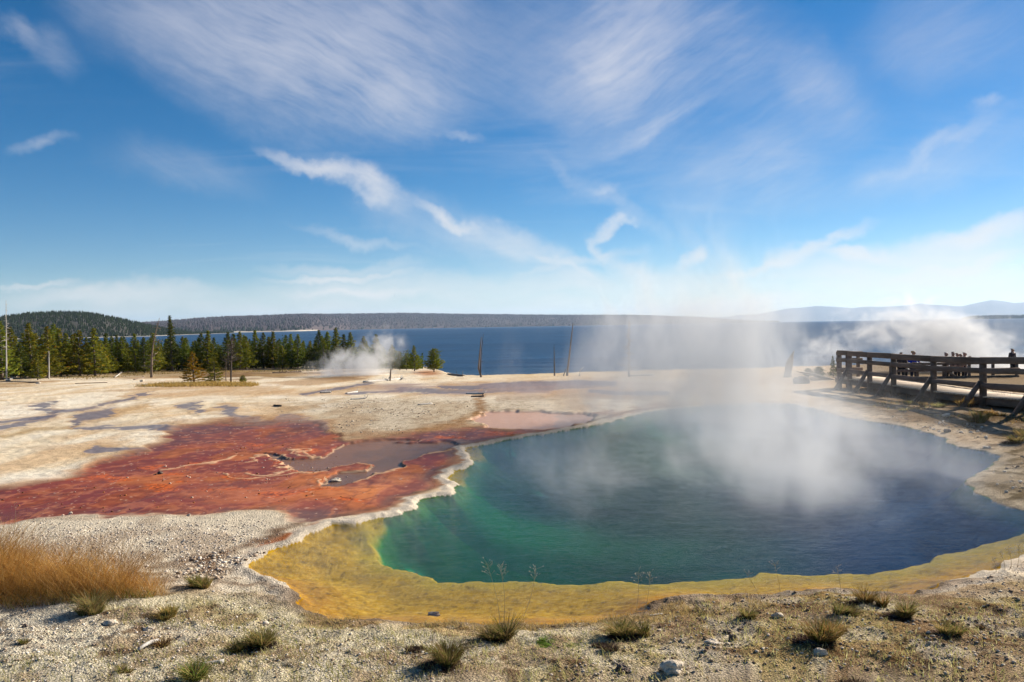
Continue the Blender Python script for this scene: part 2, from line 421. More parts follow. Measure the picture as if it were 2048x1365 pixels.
    msd = sdf(U, V, MATP)+(n2-.5)*10; lay(sstep(-16, 0, msd)*(out > .1)*.7*sstep(1048, 1030, V), lin(176, 132, 92, K)); lay(sstep(-6, 0, msd)*(out > .1)*.6*sstep(1040, 1020, V), lin(140, 104, 80, K))
    red = np.tile(lin(130, 52, 34, .92), (len(X), 1))
    def lm(m, col):
        nonlocal red
        m = np.clip(m, 0, 1)[:, None]; red = red*(1-m)+m*np.asarray(col)
    lm(sstep(.42, .62, m1)*.75, lin(158, 80, 44)); lm(sstep(.5, .66, m2)*.6, lin(182, 110, 64)); lm(sstep(.5, .36, m2)*.6, lin(124, 58, 34))
    up = sstep(925, 880, V)
    lm(up*.55, lin(128, 68, 52)); lm(sstep(.55, .4, m1)*up*.7, lin(88, 62, 62))
    lm(sstep(560, 700, U)*sstep(940, 970, V)*sstep(1010, 980, V)*sstep(.4, .6, m2)*.8, lin(206, 128, 74))
    lm(sstep(5, -1, sdf(U, V, MATP)-0)*.7, lin(104, 72, 56)); 
    lm(sstep(1012, 1034, V+8*(m2-.5))*.8, lin(104, 78, 68)); lm(sstep(760, 900, U)*sstep(960, 990, V)*.6, lin(128, 92, 76)); lm(sstep(880, 930, U)*sstep(880, 890, V)*.6, lin(150, 130, 105))
    lm(sstep(560, 250, U+120*(m1-.5))*sstep(962, 985, V)*.65, lin(112, 42, 32)); lm(sstep(.9, .2, np.hypot((U-560)/260, (V-992)/24)+(m2-.5)*.8)*.7, lin(190, 108, 58)); lm(sstep(.022, .008, np.abs(m2-.52))*sstep(925, 945, V)*.35, lin(206, 128, 74)); lm(sstep(.03, .0, np.abs(fbm(X*1.2, Y*.5, 87, 5)-.5))*.45, lin(96, 54, 42)); lm(sstep(.55, .7, n3)*.35, lin(196, 120, 78)); lm(sstep(.45, .3, n3)*.35, lin(98, 48, 36))
    lay_arr(mat, red)
    for ox, oy, ow, oh in ORANGE:
        m = sstep(1.1, .3, np.hypot((U-ox)/ow, (V-oy)/oh)+(n3-.5)*.9+(n2-.5)*.6)
        lay(m*.8*(out > .1), lin(205, 98, 34)); lay(m*sstep(.52, .62, n5)*.8, lin(90, 44, 22))
    lay(grey, lin(138, 98, 72, .9)); lay(grey*sstep(.45, .6, m2)*.5, lin(116, 88, 70, .9)); lay(pink, lin(200, 158, 132, .9))
    lay(pink*sstep(-4, 3, U-1110+40*(m1-.5))*.5, lin(160, 146, 136, .85))
    lay(ridge*.7, lin(220, 184, 148, K))
    lay(mat*sstep(.78, .82, fbm(X*16, Y*9, 91, 3))*.7*(1-grey), lin(214, 170, 140, K))
    wet = np.maximum(wet, mat*(.9-.4*sstep(.5, .65, m2))); wet = np.maximum(wet, np.maximum(grey, pink)); wet = wet*(1-ridge)
    # white scalloped rim of the pool
    left = sstep(4.5, 2.5, X-.22*Y)
    lay(sstep(.26, .16, out+(n3-.5)*.2)*(out > 0)*(.35+.6*left)*(Y > 7.7), lin(212, 198, 178, K))
    lay(np.exp(-((out-.42)/.10)**2)*.6*(Y > 8.2)*left, lin(110, 80, 58, K))
    lay(sstep(.24, .1, out)*(out > 0)*(Y <= 8.2)*.7, lin(150, 130, 110, K)); lay(sstep(.10, .02, out)*(out > 0)*.6*(Y < 8.2), lin(90, 70, 52, K))
    # algae shelf with painted ripple shimmer, and depths tinted by floor colour
    isn = sdp > 0
    s1 = fbm(X*7, Y*15, 101, 4); s2 = fbm(X*1.1, Y*1.1, 103, 4); s3 = fbm(X*22, Y*34, 105, 3)
    sh = np.tile(lin(190, 148, 18, 1.0), (len(X), 1))
    def ls(m, col):
        nonlocal sh
        m = np.clip(m, 0, 1)[:, None]; sh = sh*(1-m)+m*np.asarray(col)
    ls(sstep(.45, .7, s1)*.5, lin(230, 182, 44)); ls(sstep(.5, .3, s1)*.45, lin(150, 108, 14)); ls(sstep(.6, .3, s2)*.35, lin(176, 136, 18)); ls(sstep(.55, .68, s3)*.5, lin(228, 196, 90)); ls(sstep(.42, .32, s3)*.5, lin(104, 80, 18))  # fine pale and dark flecks paint shimmering ripple light into the shelf
    ls(sstep(.7, .1, ins)*.45*(Y < 9), lin(204, 132, 20)); ls(sstep(.42, .54, s2)*sstep(1.1, .5, ins)*.5*(Y < 8.4), lin(206, 160, 84))
    ls(sstep(-1.6, -.1, sdd)*.45, lin(158, 142, 34)); ls(sstep(2.2, -1.5, X)*.3, lin(150, 128, 34)); ls(sstep(-.4, 0, sdd)*.5, lin(176, 172, 66)); ls(sstep(.70, .78, fbm(X*14, Y*20, 107, 3))*.6, lin(96, 78, 24)); ls(sstep(.05, .0, np.abs(fbm(X*9, Y*16, 109, 3)-.5))*.35, lin(232, 204, 96)); ls(sstep(3, 7, X)*.5, lin(170, 156, 60))  # thin pale lines are painted ripple light over the algae colour
    dg = lin(20, 86, 48); db = lin(12, 44, 78)  # floor tint stands in for water depth; the right's blue includes reflected sky
    tx = sstep(.2, 5.4, X-.16*(Y-9)+(fbm(X*.5, Y*.5, 113, 3)-.5)*1.6)[:, None]
    dc = dg*(1-tx)+db*tx
    blot = sstep(.3, .7, fbm(X*.45, Y*.45, 111, 2))[:, None]
    dc = dc*(.75+.4*blot)*.66
    dark = np.exp(-((X+.85)/.75)**2-((Y-9.3)/.75)**2)[:, None]
    dc = dc*(1-.75*dark)
    for (qx, qy) in ((822,1128),(1128,1150),(866,1046),(950,1000),(1080,950),(1020,920)):
        p = P(qx, qy, -.4); dd = np.exp(-((X-p[0])/.16)**2-((Y-p[1])/.22)**2)*sstep(.4, .6, s3)
        dc = dc+dd[:, None]*lin(60, 190, 140)*.28
    dm = sstep(.0, .5, np.minimum(sdd, sdr*1.6))[:, None]; md = sstep(.0, .12, sdd)[:, None]
    sh = sh*np.array([.70, .655, .66])
    pc = sh*(1-md)+md*((1-dm)*lin(44, 100, 50)+dm*dc)
    wall = (sstep(.0, .3, sdr)*1)[:, None]
    pc = np.where((sdd > 0)[:, None], pc*wall+(1-wall)*lin(70, 96, 58), pc)
    m = isn[:, None]; c = np.where(m, pc, c)
    wet = np.where(isn, 0, wet)
    grav = np.clip((1-wet*1.5), 0, 1)*(1-mat)*(.45+.55*np.clip(gf+nb+rt+sp+mid+rb2*.7, 0, 1))
    grav = np.where(isn, 0, grav)
    c = c*(1+.0*X)[:, None]
    return z.reshape(shp), c.reshape(shp+(3,)), wet.reshape(shp), grav.reshape(shp), sdp.reshape(shp)

cols_px = np.concatenate([np.arange(-2600, -300, 40), np.arange(-300, 2350, 2.6), np.arange(2350, 4700, 40)])
tn = (cols_px-1024)/FPX
vv = np.concatenate([np.arange(1380, 1040, -2.2), np.arange(1040, 800, -.85), np.arange(800, 700, -1.0)])
yr = []
for v in vv:
    k = (v-652.3)/FPX
    yr.append(P(1024, v)[1] if k > .0305 else 0)
yr = np.array([y for y in yr if 0 < y < 150])
yr = np.concatenate([[-12, -5, -1, 1.5, 3.2, 4.2, 4.8, 5.2], yr[yr > 5.3], np.linspace(yr.max()+3, 190, 14)])
YY, TT = np.meshgrid(yr, tn, indexing='ij')
XX = TT*np.maximum(YY, 3.2)
Z, C, WET, GRAV, SDP = ground_eval(XX, YY)
nr, nc = XX.shape
idx = np.arange(nr*nc).reshape(nr, nc)
quads = np.stack([idx[:-1, :-1], idx[:-1, 1:], idx[1:, 1:], idx[1:, :-1]], -1).reshape(-1, 4)

def ground_mat():
    m, nt, out = mat_new('sinter_ground'); g = G(nt)
    at = g.n('ShaderNodeAttribute', attribute_name='Col').outputs['Color']
    wet = g.n('ShaderNodeAttribute', attribute_name='wet').outputs['Fac']
    gr = g.n('ShaderNodeAttribute', attribute_name='gravel').outputs['Fac']
    co = coords(g)
    n1 = g.noise(co, 52, 6, .75); n2 = g.noise(co, 11, 6, .7)
    vo = g.n('ShaderNodeTexVoronoi'); vo.inputs['Scale'].default_value = 52; g.link(co, vo.inputs['Vector'])
    sp = g.math('ADD', g.mapr(n1, .32, .68, .62, 1.46), g.mapr(n2, .3, .7, -.16, .16))
    vsp = g.mapr(vo.outputs['Distance'], .12, .55, 1.15, .72)
    spk = g.math('MULTIPLY', sp, vsp)
    f = g.math('ADD', g.math('MULTIPLY', g.math('SUBTRACT', spk, 1), g.math('MULTIPLY', gr, 1.0)), 1.0)
    fine = g.mapr(g.noise(g.scale(co, 1, 1, 1), 5, 8, .7), .3, .7, .86, 1.12)
    f = g.math('MULTIPLY', f, fine)
    col = g.n('ShaderNodeVectorMath', operation='SCALE'); g.link(at, col.inputs[0]); g.link(f, col.inputs['Scale'])
    b = g.n('ShaderNodeBsdfDiffuse'); g.link(col.outputs[0], b.inputs['Color'])
    gl = g.n('ShaderNodeBsdfGlossy'); g.link(g.mapr(wet, 0, 1, .6, .12), gl.inputs['Roughness'])
    mx = g.n('ShaderNodeMixShader'); g.link(g.math('MULTIPLY', wet, .13), mx.inputs[0]); g.link(b.outputs[0], mx.inputs[1]); g.link(gl.outputs[0], mx.inputs[2])
    bn = g.n('ShaderNodeBump'); bn.inputs['Distance'].default_value = .03
    h = g.math('SUBTRACT', n1, g.math('MULTIPLY', vo.outputs['Distance'], .8))
    g.link(h, bn.inputs['Height']); g.link(g.math('ADD', g.math('MULTIPLY', gr, .75), .06), bn.inputs['Strength'])
    g.link(bn.outputs[0], b.inputs['Normal']); g.link(bn.outputs[0], gl.inputs['Normal']); g.link(mx.outputs[0], out.inputs[0])
    return m
ground = mesh_np('ground', np.stack([XX, YY, Z], -1).reshape(-1, 3), quads, None, ground_mat(), smooth=True,
                 cols=C.reshape(-1, 3), attrs={'wet': WET.ravel(), 'gravel': GRAV.ravel()})
tag(ground, kind='structure')

def gz(x, y):                    # ground height at a point / points
    x = np.atleast_1d(np.asarray(x, float)); y = np.atleast_1d(np.asarray(y, float))
    r = ground_eval(x, y)[0]
    return r if len(r) > 1 else float(r[0])
def GP(px, py):                  # pixel -> point on the real ground
    p = P(px, py); z = gz(p[0], p[1])
    for _ in range(3):
        d = ray(px, py); k = (z-CAM_H)/d[2]; p = np.array([d[0]*k, d[1]*k, 0]); z = gz(p[0], p[1])
        if p[1] > 30: return np.array([*P(px, py)[:2], gz(*P(px, py)[:2])])
    return np.array([p[0], p[1], z])
def mpp(y): return y/FPX         # metres per photo pixel at depth y

# ------------------------------------------------------------------ water
def water_mat(name, tint, bumps, rough=.03, ior=1.33, strength=.25, stretch=(1, 1, 1), dist=.02, refl=.42):
    m, nt, out = mat_new(name); g = G(nt)
    co = g.scale(coords(g), *stretch)
    bn = g.n('ShaderNodeBump'); bn.inputs['Strength'].default_value = strength; bn.inputs['Distance'].default_value = dist
    h = None
    for sc, w in bumps:
        t = g.math('MULTIPLY', g.noise(co, sc, 3, .6, dist=.4), w); h = t if h is None else g.math('ADD', h, t)
    g.link(h, bn.inputs['Height'])
    ge = g.n('ShaderNodeNewGeometry'); dt = g.n('ShaderNodeVectorMath', operation='DOT_PRODUCT'); g.link(ge.outputs['Incoming'], dt.inputs[0]); g.link(ge.outputs['Normal'], dt.inputs[1])
    sch = g.math('ADD', g.math('MULTIPLY', g.math('POWER', g.math('SUBTRACT', 1, g.math('ABSOLUTE', dt.outputs['Value']), clamp=True), 5), .98), .02)
    tw = sum(w_ for _, w_ in bumps)
    fac = g.math('MULTIPLY', g.math('MULTIPLY', sch, refl), g.mapr(h, .35*tw, .65*tw, .6, 1.4), clamp=True)
    tr = g.n('ShaderNodeBsdfTransparent'); tr.inputs[0].default_value = (*tint, 1)
    gl = g.n('ShaderNodeBsdfGlossy'); gl.inputs['Roughness'].default_value = rough; gl.inputs[0].default_value = (.95, .97, 1, 1); g.link(bn.outputs[0], gl.inputs['Normal'])
    mx = g.n('ShaderNodeMixShader'); g.link(fac, mx.inputs[0]); g.link(tr.outputs[0], mx.inputs[1]); g.link(gl.outputs[0], mx.inputs[2])
    g.link(mx.outputs[0], out.inputs[0]); return m

def sheet_from_poly(name, poly_w, z, mat, label_kind='structure', grow=.25):
    c = np.mean(poly_w, 0)
    poly = [(x, y) for x, y in poly_w]
    xs = [p[0] for p in poly]; ys = [p[1] for p in poly]
    n = 150
    gx = np.linspace(min(xs)-grow, max(xs)+grow, n); gy = np.linspace(min(ys)-grow, max(ys)+grow, n)
    A, B = np.meshgrid(gx, gy); d = sdf(A.ravel(), B.ravel(), poly).reshape(n, n)
    keep = d > -grow
    kq = keep[:-1, :-1] & keep[1:, :-1] & keep[1:, 1:] & keep[:-1, 1:]
    ii = np.arange(n*n).reshape(n, n)
    q = np.stack([ii[:-1, :-1], ii[:-1, 1:], ii[1:, 1:], ii[1:, :-1]], -1)[kq]
    used = np.unique(q); rm = np.full(n*n, -1); rm[used] = np.arange(len(used))
    V = np.stack([A.ravel(), B.ravel(), np.full(n*n, z)], -1)[used]
    o = mesh_np(name, V, rm[q], None, mat); tag(o, kind=label_kind); return o
pool_water = sheet_from_poly('pool_water', pool_w, 0.0, water_mat('hot_spring_water', (.99, .99, .95), ((13, 1), (3.5, .7), (38, .5)), .04, 1.33, .45, (.6, 1.7, 1), refl=.72), grow=.12)
pw = water_mat('thin_runoff_water', (.97, .97, .97), ((6, 1), (20, .3)), .06, 1.36, .12, refl=.08)
sheet_from_poly('shallow_pond_water', [tuple(P(x, y, .0)[:2]) for x, y in GREY], .006, pw, grow=.03)
o = sheet_from_poly('pale_pond_water', [tuple(P(x, y, .0)[:2]) for x, y in PINK], .004, pw, grow=.03)

LAKE_Z = -3.6
def lake_mat():
    m, nt, out = mat_new('lake_water'); g = G(nt); co = coords(g)
    b = g.n('ShaderNodeBsdfPrincipled')
    sx = g.n('ShaderNodeSeparateXYZ'); g.link(co, sx.inputs[0])
    wv = g.noise(g.scale(co, .05, .16, 1), 1.0, 5, .65)
    wv = g.math('ADD', g.math('MULTIPLY', wv, .5), g.math('MULTIPLY', g.noise(g.scale(co, .0022, .012, 1), 1.0, 4, .6), .5))
    far = g.ramp(wv, [(.38, (.008, .034, .085)), (.62, (.024, .082, .165))])
    shal = g.mapr(sx.outputs[1], 60, 130, 1, 0, True)
    col = g.mix(g.math('MULTIPLY', shal, .55), far, (.05, .15, .19, 1))
    g.link(col, b.inputs['Base Color']); b.inputs['Roughness'].default_value = .42; b.inputs['Specular IOR Level'].default_value = .3; b.inputs['IOR'].default_value = 1.2
    bn = g.n('ShaderNodeBump'); bn.inputs['Strength'].default_value = 1; bn.inputs['Distance'].default_value = .5
    h = g.math('ADD', g.noise(g.scale(co, .35, 1.1, 1), 1.0, 4, .65), g.math('MULTIPLY', g.noise(g.scale(co, .05, .2, 1), 1, 3), 2.0))
    g.link(h, bn.inputs['Height']); g.link(bn.outputs[0], b.inputs['Normal'])
    g.link(b.outputs[0], out.inputs[0]); return m
lk = mesh_np('lake_water', [(-24000, 45, LAKE_Z), (24000, 45, LAKE_Z), (24000, 24000, LAKE_Z), (-24000, 24000, LAKE_Z)], [[0, 1, 2, 3]], None, lake_mat()); tag(lk, kind='structure')

# ------------------------------------------------------------------ far land
def land(name, prof, y_near, y_far, mat, shore_py=None, rows=24, back=1.25, dip=None, drop=0.0, wob=.0, step=6, seed=3):
    """hill seen from the lake: prof = skyline pixels; returns mesh object and surface sampler"""
    px = np.arange(prof[0][0], prof[-1][0]+.1, step)
    top = np.interp(px, [p[0] for p in prof], [p[1] for p in prof])
    yh = 652.3-(px-1024)*.0165
    yn = np.interp(px, [p[0] for p in y_near], [p[1] for p in y_near])
    yf = yn+y_far
    hz = np.maximum(CAM_H+(yh-top)/FPX*yf-drop, LAKE_Z+.5)
    t = np.linspace(0, 1, rows)
    YY = yn[None]+(yf-yn)[None]*t[:, None]; prof_t = np.sin(t*math.pi/2)[:, None]
    ZZ = LAKE_Z-.5+(hz-LAKE_Z+.5)[None]*prof_t
    ZZ = ZZ+(fbm(px[None]*.02+t[:, None]*3, t[:, None]*5+px[None]*.004, seed, 4)-.5)*wob*(hz-LAKE_Z)[None]*np.sin(t*math.pi)[:, None]
    YB = yf*back; YY = np.vstack([YY, YB[None]]); ZZ = np.vstack([ZZ, np.full((1, len(px)), LAKE_Z-1)])
    XX = (px-1024)[None]/FPX*YY
    n, m_ = XX.shape; ii = np.arange(n*m_).reshape(n, m_)
    q = np.stack([ii[:-1, :-1], ii[:-1, 1:], ii[1:, 1:], ii[1:, :-1]], -1).reshape(-1, 4)
    o = mesh_np(name, np.stack([XX, YY, ZZ], -1).reshape(-1, 3), q, None, mat, smooth=True); tag(o, kind='structure')
    def sample(k, tmax=1.0, tpow=1.0):
        a = rng.uniform(0, m_-1.001, k); tt = rng.uniform(0, 1, k)**tpow*tmax*(rows-1-.001)
        i = tt.astype(int); j = a.astype(int); fi = tt-i; fj = a-j
        def bl(M): return (M[i, j]*(1-fj)+M[i, j+1]*fj)*(1-fi)+(M[i+1, j]*(1-fj)+M[i+1, j+1]*fj)*fi
        return np.stack([bl(XX), bl(YY), bl(ZZ)], -1)
    return o, sample

def spikes(name, pts, h, w, cols, mat, label):
    """far conifers, each a ragged two-tier spire with a trunk"""
    k = len(pts); a0 = rng.uniform(0, 6.28, k)
    V = []; base = 0; T = []
    tiers = [(-.02, .62, 1.0), (.36, 1.0, .62)]
    for z0, z1, ww in tiers:
        ring = []
        for j in range(5):
            a = a0+j*2*math.pi/5
            r = w*ww*rng.uniform(.6, 1.25, k)
            ring.append(pts+np.stack([np.cos(a)*r, np.sin(a)*r, h*(z0+rng.uniform(-.05, .09, k))], -1))
        ring.append(pts+np.stack([rng.normal(0, .05, k)*w, rng.normal(0, .05, k)*w, h*z1], -1))
        V.append(np.stack(ring, 1))
    V = np.concatenate(V, 1); nv = V.shape[1]
    tl = []
    for s in (0, 6):
        for j in range(5): tl.append([s+j, s+(j+1) % 5, s+5])
    T = (np.arange(k)[:, None, None]*nv+np.array(tl)[None]).reshape(-1, 3)
    o = mesh_np(name, V.reshape(-1, 3), None, T, mat, cols=np.repeat(cols, nv, 0)); tag(o, label, 'forest', kind='stuff')
    return o
far_leaf = leaf_mat('far_conifers', (.9, .9, .9), (1, 1, 1), .0, .1)
hill_soil = simple_mat('hill_soil', (.035, .032, .022), (.07, .06, .04), .02, .95, bump=0)

hill_prof = [(-1500, 640), (-700, 650), (-250, 645), (-60, 637), (0, 632), (60, 624), (110, 622), (165, 622), (200, 627), (250, 637), (300, 648), (340, 656), (380, 662), (420, 663.5), (470, 664)]
near_shore = [(-1500, 1100), (0, 1000), (200, 1050), (300, 1150), (400, 1600), (470, 2000)]
_, smp = land('wooded_hill', hill_prof, near_shore, 380, hill_soil, drop=6.0, wob=.08, seed=5)
pts = smp(14000); hh = rng.uniform(3.5, 7.5, 14000); cc = np.array([.024, .035, .011])*rng.uniform(.75, 1.25, (14000, 1))
gm = rng.random(14000) < .10; cc[gm] = np.array([.06, .055, .045])*rng.uniform(.6, 1.3, (gm.sum(), 1)); ww = np.where(gm, .8, 1.6)*rng.uniform(.8, 1.2, 14000)
pts = pts[np.argsort(pts[:, 1])]
spikes('hill_forest', pts, hh, ww, cc, far_leaf, 'dark evergreen forest covering the low hill beyond the lake at left')
beach_mat = simple_mat('lake_beach', (.26, .22, .17), (.42, .37, .3), .01, .95, bump=0)
def strip(name, x0, x1, yn, dep, hgt, mat):
    px = np.arange(x0, x1, 8.0); d = np.interp(px, [p[0] for p in yn], [p[1] for p in yn])-dep
    hn = hgt*(.5+fbm(px*.03, px*0, 12, 3))
    rows_ = [(d, np.full_like(px, LAKE_Z-.3)), (d+dep*.25, LAKE_Z+hn), (d+dep*1.5, LAKE_Z+hn*1.2)]
    V = np.concatenate([np.stack([(px-1024)/FPX*r[0], r[0], r[1]], -1) for r in rows_]); m_ = len(px)
    ii = np.arange(3*m_).reshape(3, m_); q = np.stack([ii[:-1, :-1], ii[:-1, 1:], ii[1:, 1:], ii[1:, :-1]], -1).reshape(-1, 4)
    tag(mesh_np(name, V, q, None, mat), kind='structure')
strip('near_beach', -900, 475, near_shore, 24, .5, beach_mat)

ridge_prof = [(100, 650), (240, 650), (330, 645), (400, 639), (450, 636), (540, 633), (600, 631), (700, 629), (800, 627.5), (900, 629), (1000, 630), (1100, 631), (1250, 631), (1300, 632), (1400, 635), (1450, 639), (1500, 642.5), (1560, 643.5)]
ridge_shore = [(100, 2300), (400, 2400), (600, 2700), (700, 4200), (900, 5200), (1560, 6000)]
rm_, nt, out = mat_new('burned_ridge'); g = G(nt); co = coords(g)
nn = g.noise(g.scale(co, .0016, .0008, .008), 1.0, 6, .7)
colr = g.ramp(nn, [(.3, (.05, .042, .04)), (.5, (.085, .066, .064)), (.7, (.13, .10, .095))])
nb_ = g.n('ShaderNodeBsdfPrincipled'); nb_.inputs['Roughness'].default_value = 1; nb_.inputs['Specular IOR Level'].default_value = 0
g.link(g.mix(g.mapr(g.noise(g.scale(co, .02, .02, .02), 1, 4, .8), .35, .65), colr, (.05, .05, .045, 1), 'MIX') if False else colr, nb_.inputs[0]); g.link(nb_.outputs[0], out.inputs[0])
_, smp = land('far_ridge', ridge_prof, ridge_shore, 2200, rm_, drop=6, wob=.12, seed=8)
pts = smp(16000, 1.0, .8); hh = rng.uniform(6, 16, 16000); cc = np.array([.095, .075, .078])*rng.uniform(.8, 1.2, (16000, 1))
gm = (rng.random(16000) < .08) | (pts[:, 2] < 6); cc[gm] = np.array([.025, .034, .02])*rng.uniform(.6, 1.4, (gm.sum(), 1))
spikes('ridge_forest', pts, hh, rng.uniform(3, 8, 16000), cc, far_leaf, 'grey burned forest covering the long low ridge across the lake')
strip('far_beach', 380, 640, ridge_shore, 60, 3.2, beach_mat)

pen_prof = [(1925, 637.5), (1940, 633), (1960, 631.5), (2048, 630.5), (2200, 628), (2600, 622), (3400, 600)]
_, smp = land('wooded_point', pen_prof, [(1925, 5200), (3400, 4200)], 700, hill_soil, drop=9)
pts = smp(5000); cc = np.array([.02, .028, .014])*rng.uniform(.6, 1.5, (5000, 1))
spikes('point_forest', pts, rng.uniform(9, 16, 5000), rng.uniform(4, 7, 5000), cc, far_leaf, 'thin dark line of trees on the far point at the right edge')

mtn_prof = [(1200, 645), (1330, 641), (1400, 637), (1453, 634.5), (1475, 631), (1516, 629), (1545, 624), (1575, 618), (1605, 616), (1634, 612.5), (1670, 614), (1705, 617), (1733, 614), (1765, 614.5), (1792, 613), (1815, 612),
            (1840, 607.5), (1862, 610), (1890, 611), (1910, 613), (1926, 613), (1950, 607), (1985, 600.6), (2005, 603), (2029, 607), (2048, 605), (2120, 598), (2200, 606), (2300, 600), (2450, 615), (2700, 610), (3200, 620), (3600, 640)]
mtn_mat = simple_mat('hazed_mountain_rock', (.04, .055, .07), (.10, .11, .12), .0012, .95, (1, 1, 2.5), bump=0)  # rock colour turned blue-grey, with some distance haze mixed in
land('mountains', mtn_prof, [(1200, 16000), (3600, 16000)], 2500, mtn_mat, rows=18, wob=.25, step=4, seed=11)

# ------------------------------------------------------------------ conifers
def conifer_mesh(kind, seed, H=1.0):
    """unit-height conifer: trunk MB and crown MB made of needle sprays on whorled branches"""
    r = np.random.default_rng(seed)
    tk = MB(); cr = MB()
    lean = r.normal(0, .012, 2)
    ax = lambda t: np.array([lean[0]*t+.006*math.sin(t*7+seed), lean[1]*t, t])
    tk.tube([ax(t) for t in np.linspace(-.03, .97, 9)], np.linspace(.017, .002, 9), 6, .05)
    if kind == 'pine': nb, R, z0, pw, asp = 100, .25, .03, 1.0, .35
    elif kind == 'slim': nb, R, z0, pw, asp = 95, .18, .03, .95, .30
    elif kind == 'spruce': nb, R, z0, pw, asp = 110, .105, .10, .95, -.22
    elif kind == 'round': nb, R, z0, pw, asp = 190, .34, .06, .5, .5
    else: nb, R, z0, pw, asp = 70, .2, .03, .9, .2
    Vs = []; Cs = []
    for b in range(nb):
        t = z0+(1-z0)*((b+r.uniform(0, 1))/nb)**.92*.97
        L = R*(max(1-t, .015)**pw)*r.uniform(.62, 1.18)*(1 if t > z0+.1 else .8)
        if r.random() < .06: L *= 1.25
        a = b*2.399+r.normal(0, .35); s = ax(t)
        rise = asp*r.uniform(.6, 1.3)
        d = np.array([math.cos(a), math.sin(a), rise]); 
        e = s+d*L
        if kind == 'spruce': e[2] += L*.12
        tk.tube([s, (s+e)/2+[0, 0, -.06*L], e], [.004, .0028, .001], 3, 0, False)
        nc_ = max(5, int(13+L*150))
        for c in range(nc_):
            u = r.uniform(.22, 1.04)**.8
            p = s+(e-s)*u+r.normal(0, (.012+.03*L)*(1-.6*t), 3)*[1, 1, .8]
            sz = r.uniform(.014, .032)*(1.15 if kind != 'spruce' else .9)*(1-.45*t)
            dr = d*[1, 1, .4]+r.normal(0, .55, 3)+[0, 0, .35]; dr /= np.linalg.norm(dr)
            sd = np.cross(dr, r.normal(0, 1, 3)); sd /= np.linalg.norm(sd)+1e-9
            Vs.append([p-sd*sz*.42-dr*sz*.3, p+sd*sz*.42-dr*sz*.3, p+dr*sz*1.25+sd*sz*.1])
            tone = r.uniform(.55, 1.35)
            cl = np.array([1.0, 1.0, 1.0])*tone
            if u > .8: cl = cl*np.array([1.35, 1.15, .8])
            if r.random() < .05: cl = np.array([2.2, 1.1, .8])*tone
            Cs.append([cl]*3)
    V = np.array(Vs).reshape(-1, 3); Cc = np.array(Cs).reshape(-1, 3); T = np.arange(len(V)).reshape(-1, 3)
    cr.add(V, None, T, Cc)
    return tk, cr
bark = simple_mat('pine_bark', (.10, .075, .055), (.21, .17, .13), 12, .95, (1, 1, .2), .5)
greys = simple_mat('weathered_dead_wood', (.30, .27, .24), (.52, .48, .43), 14, .9, (1, 1, .15), .5, c3=(.62, .58, .53))
darkwood = simple_mat('charred_dead_wood', (.045, .035, .03), (.12, .095, .08), 10, .95, (1, 1, .2), .5)
brownwood = simple_mat('brown_dead_wood', (.13, .09, .065), (.25, .19, .14), 10, .95, (1, 1, .2), .5)
needle = {'green': leaf_mat('green_needles', (.14, .18, .028), (.20, .22, .036), .22), 'dark': leaf_mat('dark_needles', (.08, .115, .028), (.115, .14, .032), .15),
          'olive': leaf_mat('olive_needles', (.17, .19, .03), (.21, .21, .036), .15), 'rust': leaf_mat('rust_needles', (.26, .13, .018), (.20, .16, .025), .12), 'pale': leaf_mat('pale_needles', (.10, .13, .06), (.13, .15, .07), .12)}
PROTO = {}
def proto(kind, var):
    k = (kind, var)
    if k not in PROTO:
        tk, cr = conifer_mesh(kind, 100+var*7+len(kind))
        a = tk.build('trunk', bark); b = cr.build('crown', needle['green'])
        PROTO[k] = (a.data, b.data)
        bpy.data.objects.remove(a); bpy.data.objects.remove(b)
    return PROTO[k]
def colored(me, tone, cache={}):
    k = (me.name, tone)
    if k not in cache:
        m2 = me.copy(); m2.materials.clear(); m2.materials.append(needle[tone]); cache[k] = m2
    return cache[k]
def tree_at(px, top, base, kind, tone, label, group=None, name='pine_tree', cat='tree', dy=0, wid=1.0):
    p = P(px, base); y = p[1]+dy; x = p[0]/p[1]*y
    z = gz(x, y) if y < 100 else float(base_z(y))
    yh = 652.3-(px-1024)*.0165
    H = max(.5, CAM_H-(top-yh)/FPX*y-z)
    e = empty(name, (x, y, z), label, cat, group, random.uniform(0, 6.28))
    td, cd = proto(kind, random.randint(0, 2))
    w = H*wid
    for nm, me in (('trunk', td), ('crown', colored(cd, tone))):
        o = bpy.data.objects.new(nm, me); o.parent = e; o.scale = (w, w, H); COL.objects.link(o)
    return e
